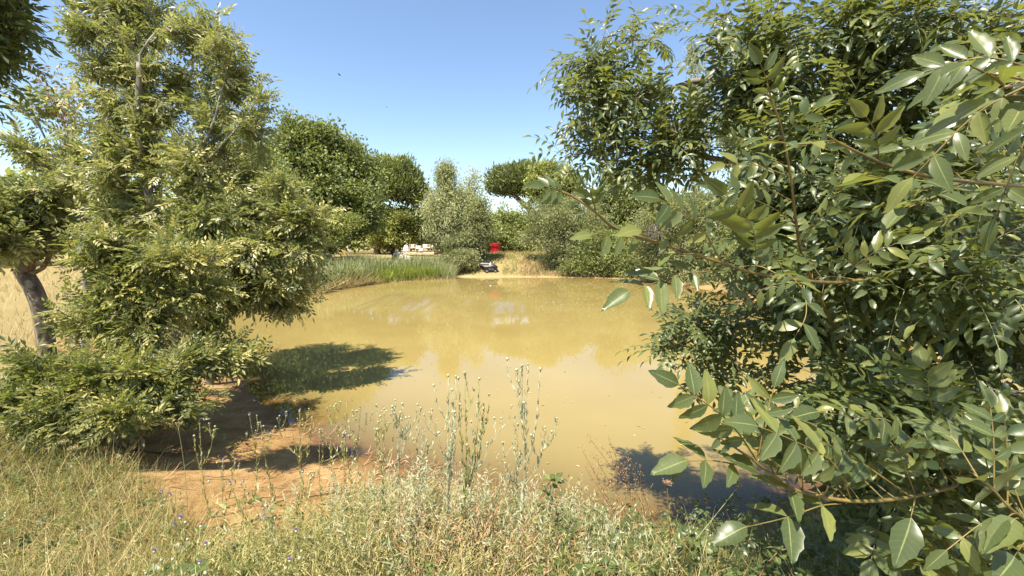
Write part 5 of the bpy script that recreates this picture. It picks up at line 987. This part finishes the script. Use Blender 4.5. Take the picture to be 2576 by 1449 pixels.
# mooring rope
a = D(1200.5, 648, 33.3); b = D(1222, 674, 33.0); a[2] = max(a[2], H(a[0], a[1])+.25); b = np.array((bx-.62, by+1.95, bz+.58))
mb = MB(); mb.tube(spline([a, (a+b)/2-np.array((.08, 0, .22)), b], 16), .014, 6); o = mb.build('rope', ROPE); tag(o, 'pale mooring rope running from the willow trunk to the boat', 'rope')
bu = D(1233.5, 667, 33.0); bu[2] = H(bu[0], 33.0)+.02; buoy = empty('buoy', bu, 'small white float lying on the slope behind the boat', 'buoy')
mb = MB(); mb.lathe([(.01, .0), (.09, .03), (.13, .12), (.12, .21), (.06, .28), (.035, .29), (.035, .34), (.0, .34)], k=16); fl = mb.build('float', OFFWHITE, buoy, smooth=True); fl.scale = (.75,)*3; mb = MB(); mb.lathe([(.035, .345), (.035, .38), (.0, .38)], k=10); fl = mb.build('cap', GREYP, buoy); fl.scale = (.75,)*3
# leaning boards by the willow
b0 = D(1206, 637, 37.0); z0 = H(b0[0], 37.0); pf = empty('board_frame', (b0[0], 37.0, z0), 'two pale boards propped as an A behind the willow trunk', 'boards')
for dx, tl, wd_ in ((-.08, .02, .05), (.22, -.36, .11)): MB().box((dx+.10*(tl < 0)-.05, 0, .42), (wd_, .03, .92), np.array([[math.cos(tl), 0, math.sin(tl)], [0, 1, 0], [-math.sin(tl), 0, math.cos(tl)]])).build('board', PALEWOOD, pf)
# deck with garden furniture
Yd = 44.0; dx0, dx1 = D(1000, 635, Yd)[0], D(1092, 635, Yd)[0]; dz = 1.36; deck = empty('wooden_deck', ((dx0+dx1)/2, Yd, dz-.5), 'low wooden deck raised above the reeds', 'deck'); o0 = np.array(((dx0+dx1)/2, Yd, dz-.5))
nb_ = 14; me = MB().box((0, 0, 0), ((dx1-dx0)/nb_-.012, 3.4, .04)).mesh('deck_board', PALEWOOD)
for i in range(nb_):
    o = bpy.data.objects.new('deck_board', me); COL.objects.link(o); o.parent = deck; o.location = (dx0+(i+.5)*(dx1-dx0)/nb_-o0[0], 1.7, .48)
mb = MB(); mb.box((0, 0.02, .39), (dx1-dx0-.04, .06, .14)); mb.box((0, 3.38, .39), (dx1-dx0-.04, .06, .14)); mb.build('joist', PALEWOOD, deck)
for i in range(5):
    for yy in (.1, 3.2): MB().box((dx0+.2+i*(dx1-dx0-.4)/4-o0[0], yy, .0), (.10, .10, .62)).build('post', DARKWOOD, deck)
def bench(name, label, px0, px1, Y, nsl, cat, rz=0.0, back=.86):
    x0, x1 = D(px0, 630, Y)[0], D(px1, 630, Y)[0]; W = x1-x0; root = empty(name, ((x0+x1)/2, Y, dz), label, cat); root.rotation_euler = (0, 0, rz)
    for sx in (-1, 1):
        MB().box((sx*(W/2-.03), .25, back/2), (.06, .06, back)).build('leg', TEAK, root); MB().box((sx*(W/2-.03), -.25, .31), (.06, .06, .62)).build('leg', TEAK, root); MB().box((sx*(W/2-.03), 0, .635), (.07, .56, .03)).build('armrest', TEAK, root)
    for k in range(5): MB().box((0, -.22+k*.1, .43), (W-.14, .085, .025)).build('seat_slat', TEAK, root)
    MB().box((0, .25, back-.03), (W-.12, .045, .07)).build('top_rail', TEAK, root); MB().box((0, .25, .50), (W-.12, .045, .06)).build('lower_rail', TEAK, root)
    for k in range(nsl): MB().box((-W/2+.12+(k+.5)*(W-.24)/nsl, .25, (back-.06+.53)/2), (.045, .02, back-.06-.53)).build('back_slat', TEAK, root)
    return root, np.array(((x0+x1)/2, Y, dz)), W
bn1 = bench('garden_chair', 'teak armchair with a slatted back in the middle of the deck', 1029.5, 1047.5, 45.0, 5, 'chair', .12)
bn2 = bench('garden_bench', 'teak bench with a slatted back at the right of the deck', 1061.5, 1091, 45.6, 9, 'bench')
def cushion(label, c, w_, h_, tilt, seed):
    r = R_(seed); n = 9; mb = MB(); u, v = np.meshgrid(np.linspace(-1, 1, n), np.linspace(-1, 1, n)); th = .07*(1-u**4)*(1-v**4)+.006*r.normal(size=u.shape); i = np.arange(n*n).reshape(n, n); q = np.stack([i[:-1, :-1], i[:-1, 1:], i[1:, 1:], i[1:, :-1]], -1).reshape(-1, 4)
    V = np.concatenate([np.stack([u*w_/2, -th, v*h_/2], -1).reshape(-1, 3), np.stack([u*w_/2, th, v*h_/2], -1).reshape(-1, 3)]); R = np.array([[1, 0, 0], [0, math.cos(tilt), -math.sin(tilt)], [0, math.sin(tilt), math.cos(tilt)]])
    o = mb.add(V@R.T, f4=np.concatenate([q, q[:, ::-1]+n*n])).build('cushion', WHITE, smooth=True); o.location = tuple(c); tag(o, label, 'cushion', 'white seat cushions')
c = bn2[1]; cushion('white cushion against the slats at the left end of the teak bench', c+np.array((-.28, .10, .66)), .45, .34, -.2, 1); cushion('white cushion at the far right end of the teak bench', c+np.array((.50, .06, .62)), .2, .34, -.25, 2)
cushion('long white seat pad lying on the teak bench', c+np.array((0, -.03, .50)), 1.0, .44, PI/2, 3); c = bn1[1]; cushion('white cushion standing on the teak armchair', c+np.array((-.03, .08, .64)), .34, .34, -.2, 4); cushion('flat white pad on the armchair seat', c+np.array((0, -.03, .50)), .48, .42, PI/2, 5)
def draped(name, label, px, Y, prof, legs, cat):
    """a white cloth falling in folds over a seat or table; prof: half width, half depth, height"""
    x = D(px, 630, Y)[0]; root = empty(name, (x, Y, dz), label, cat); k = 28; a = np.arange(k)*2*PI/k; V = []
    for w_, d_, z in prof:
        fold = 1+.09*np.sin(a*7+z*9)*(z < max(p[2] for p in prof)-.02); V.append(np.stack([w_*np.sign(np.cos(a))*np.abs(np.cos(a))**.6*fold, d_*np.sign(np.sin(a))*np.abs(np.sin(a))**.6*fold, np.full(k, z)], -1))
    n = len(prof); i = np.arange(n-1)[:, None]*k; j = np.arange(k)[None]; j2 = (j+1) % k; mb = MB(); mb.add(np.array(V).reshape(-1, 3), f4=np.stack([i+j, i+j2, i+k+j2, i+k+j], -1).reshape(-1, 4)); mb.build('cloth', WHITE, root, smooth=True)
    for lx, ly in legs: MB().box((lx, ly, .22), (.05, .05, .44)).build('leg', DARKWOOD, root)
    return root
draped('covered_chair', 'chair under a white cloth sheet at the left of the deck', 1022, 45.2, [(.34, .30, .12), (.28, .27, .45), (.17, .2, .70), (.10, .12, .79), (.01, .01, .80)], [(-.2, -.2), (.2, -.2), (-.2, .2), (.2, .2)], 'chair')
draped('covered_table', 'small table with a white cloth between armchair and bench', 1053.5, 44.8, [(.30, .30, .40), (.27, .27, .6), (.26, .26, .70), (.25, .25, .72), (.01, .01, .725)], [(-.2, -.2), (.2, -.2), (-.2, .2), (.2, .2)], 'table')
draped('footstool', 'low white draped stool beside the covered table', 1060, 44.6, [(.24, .2, .16), (.22, .18, .36), (.2, .17, .42), (.01, .01, .43)], [(-.12, -.1), (.12, .1)], 'stool')
# trellis, stake, lantern, stones
def at_bank(px, py, Y): p = D(px, py, Y); return np.array((p[0], Y, H(p[0], Y)))
t0 = at_bank(1104, 632, 43.0); tr = empty('trellis', t0, 'dark wooden railing right of the teak bench', 'railing'); 
for k in range(4): MB().box((-.45+k*.3, 0, .55), (.06, .05, 1.15)).build('upright', DARKWOOD, tr)
for zz in (.45, .75, 1.05): MB().box((0, -.03, zz), (1.05, .025, .06)).build('rail', DARKWOOD, tr)
s0 = at_bank(1123, 640, 36.5); stk = MB(); stk.tube(np.array([(0, 0, -.1), (-.1, 0, .5), (-.2, 0, 1.05)]), [.03, .028, .022], 7); o = stk.build('wooden_stake', PALEWOOD, smooth=True); o.location = tuple(s0); tag(o, 'pale stake leaning out of the willow foliage', 'stake')
l0 = at_bank(987, 636, 35.0); ln = empty('capped_post', l0, 'black bell shaped lantern on a short post left of the deck', 'postcap'); top = D(987, 627, 35)[2]-l0[2]  # bell shaped cap on a post, no lamp in it
mb = MB(); mb.lathe([(.16, top-.34), (.15, top-.22), (.09, top-.08), (.03, top-.03), (.02, top), (0, top)], k=16); mb.build('hood', BLK, ln, smooth=True); mb = MB(); mb.tube(np.array([(0, 0, -.1), (0, 0, top-.3)]), .05, 8); mb.build('post', BLK, ln)
for i, (px, py, Y, s_, lb) in enumerate([(997, 639, 33.5, .24, 'flat pale stone, first of those left of the deck'), (1003, 641, 33.2, .3, 'largest pale boulder below the lantern'), (1007, 645, 33.0, .22, 'pale boulder leaning under the big one'), (1013, 648, 32.6, .26, 'long pale stone half way down the rocks'),
    (1020, 649, 32.4, .24, 'pale stone below the deck edge'), (1027, 651, 32.2, .26, 'rounded pale boulder low in the reeds'), (1028, 657, 31.9, .16, 'smallest pale stone at the reed tips')]):
    r = R_(300+i); p = D(px, py, Y); u = nrm(r.normal(size=(1, 3))); mb = MB(); k = 10; pr = [(math.sin(t)*(1), -math.cos(t)) for t in np.linspace(.02, PI-.02, 8)]; mb.lathe(pr, k=k); v = mb.v[0]; v = v*(1+.18*np.sin(v@r.normal(size=3)*2.3+i)[:, None]); mb.v[0] = v*np.array((1.35, 1, .8))*s_
    z = H(p[0], Y); o = mb.build('boulder', STONE, smooth=False); o.location = (p[0], Y, max(p[2], z)); o.rotation_euler = (0, 0, r.random()*3); tag(o, lb, 'boulder', 'pale stones by the deck')
    hgt_ = max(p[2], z)-z
    if hgt_ > .1:
        mb = MB(); mb.box((0, 0, 0), (s_*1.6, s_*1.4, hgt_)); q = mb.build('footing', STONE, o); q.location = (0, 0, -hgt_/2-s_*.3)
# picnic corner in the shade far left
t0 = at_bank(1357*.6289, 630, 50.0); tb_ = empty('picnic_table', t0, 'low picnic table in the shade under the dark trees', 'table')
MB().box((0, 0, .70), (1.3, .7, .05)).build('table_top', PALEWOOD, tb_)
for sy in (-.6, .6): MB().box((0, sy, .42), (1.3, .25, .04)).build('seat', PALEWOOD, tb_)
for sx in (-.5, .5):
    for t in (-.5, .5): MB().box((sx, t*.55, .35), (.06, .06, .80), np.array([[1, 0, 0], [0, math.cos(t), -math.sin(t)], [0, math.sin(t), math.cos(t)]])).build('leg', PALEWOOD, tb_)
for px, lb, m_, h_, r_ in ((1373, 'left one of the two short yellow posts in the shade', YEL, .55, .07), (1380.5, 'right one of the two short yellow posts in the shade', YEL, .5, .07), (1392, 'thin white post in the shade right of the yellow posts', OFFWHITE, 1.05, .035)):
    g = at_bank(px*.6289, 631, 49.0); pst = empty('bollard' if h_ < 1 else 'marker_post', g, lb, 'post', 'yellow posts' if h_ < 1 else None); mb = MB(); mb.lathe([(r_, -.1), (r_, h_-.05), (r_*.6, h_), (0, h_)], k=12); mb.build('shaft', m_, pst); mb = MB(); mb.lathe([(r_*1.06, h_*.72), (r_*1.06, h_*.8)], k=12); mb.build('band', OFFWHITE if m_ is YEL else YEL, pst)
# flying insects
for px, py, Y, s_, lb in ((1357, 298, 4.0, .030, 'larger dark insect flying against the blue sky'), (1547, 428, 5.0, .018, 'tiny dark insect lower in the sky')):
    p = D4(px, py, Y); ins = empty('insect', p, lb, 'insect'); ins.rotation_euler = (0, math.radians(40), 0)
    mb = MB(); mb.lathe([(math.sin(t)*.19*s_, -math.cos(t)*.5*s_) for t in np.linspace(.05, PI-.05, 9)], k=10); v = mb.v[0]; mb.v[0] = v[:, [2, 1, 0]]; mb.f4 = [q[:, ::-1] for q in mb.f4]; mb.build('body', BLK, ins, smooth=True)
    for sy in (-1, 1): mb = MB(); mb.scatter(LEAF_LO, np.array([(.1*s_, 0, .12*s_)]), np.array([(-.8, sy*.35, .12)]), np.array([(0, 0, 1.)]), .55*s_, .5); mb.build('wing', plain('wing', (.12, .11, .10), .4), ins)
print('objects', len(bpy.data.objects), 'tris', sum(len(o.data.polygons) for o in bpy.data.objects if o.type == 'MESH'))
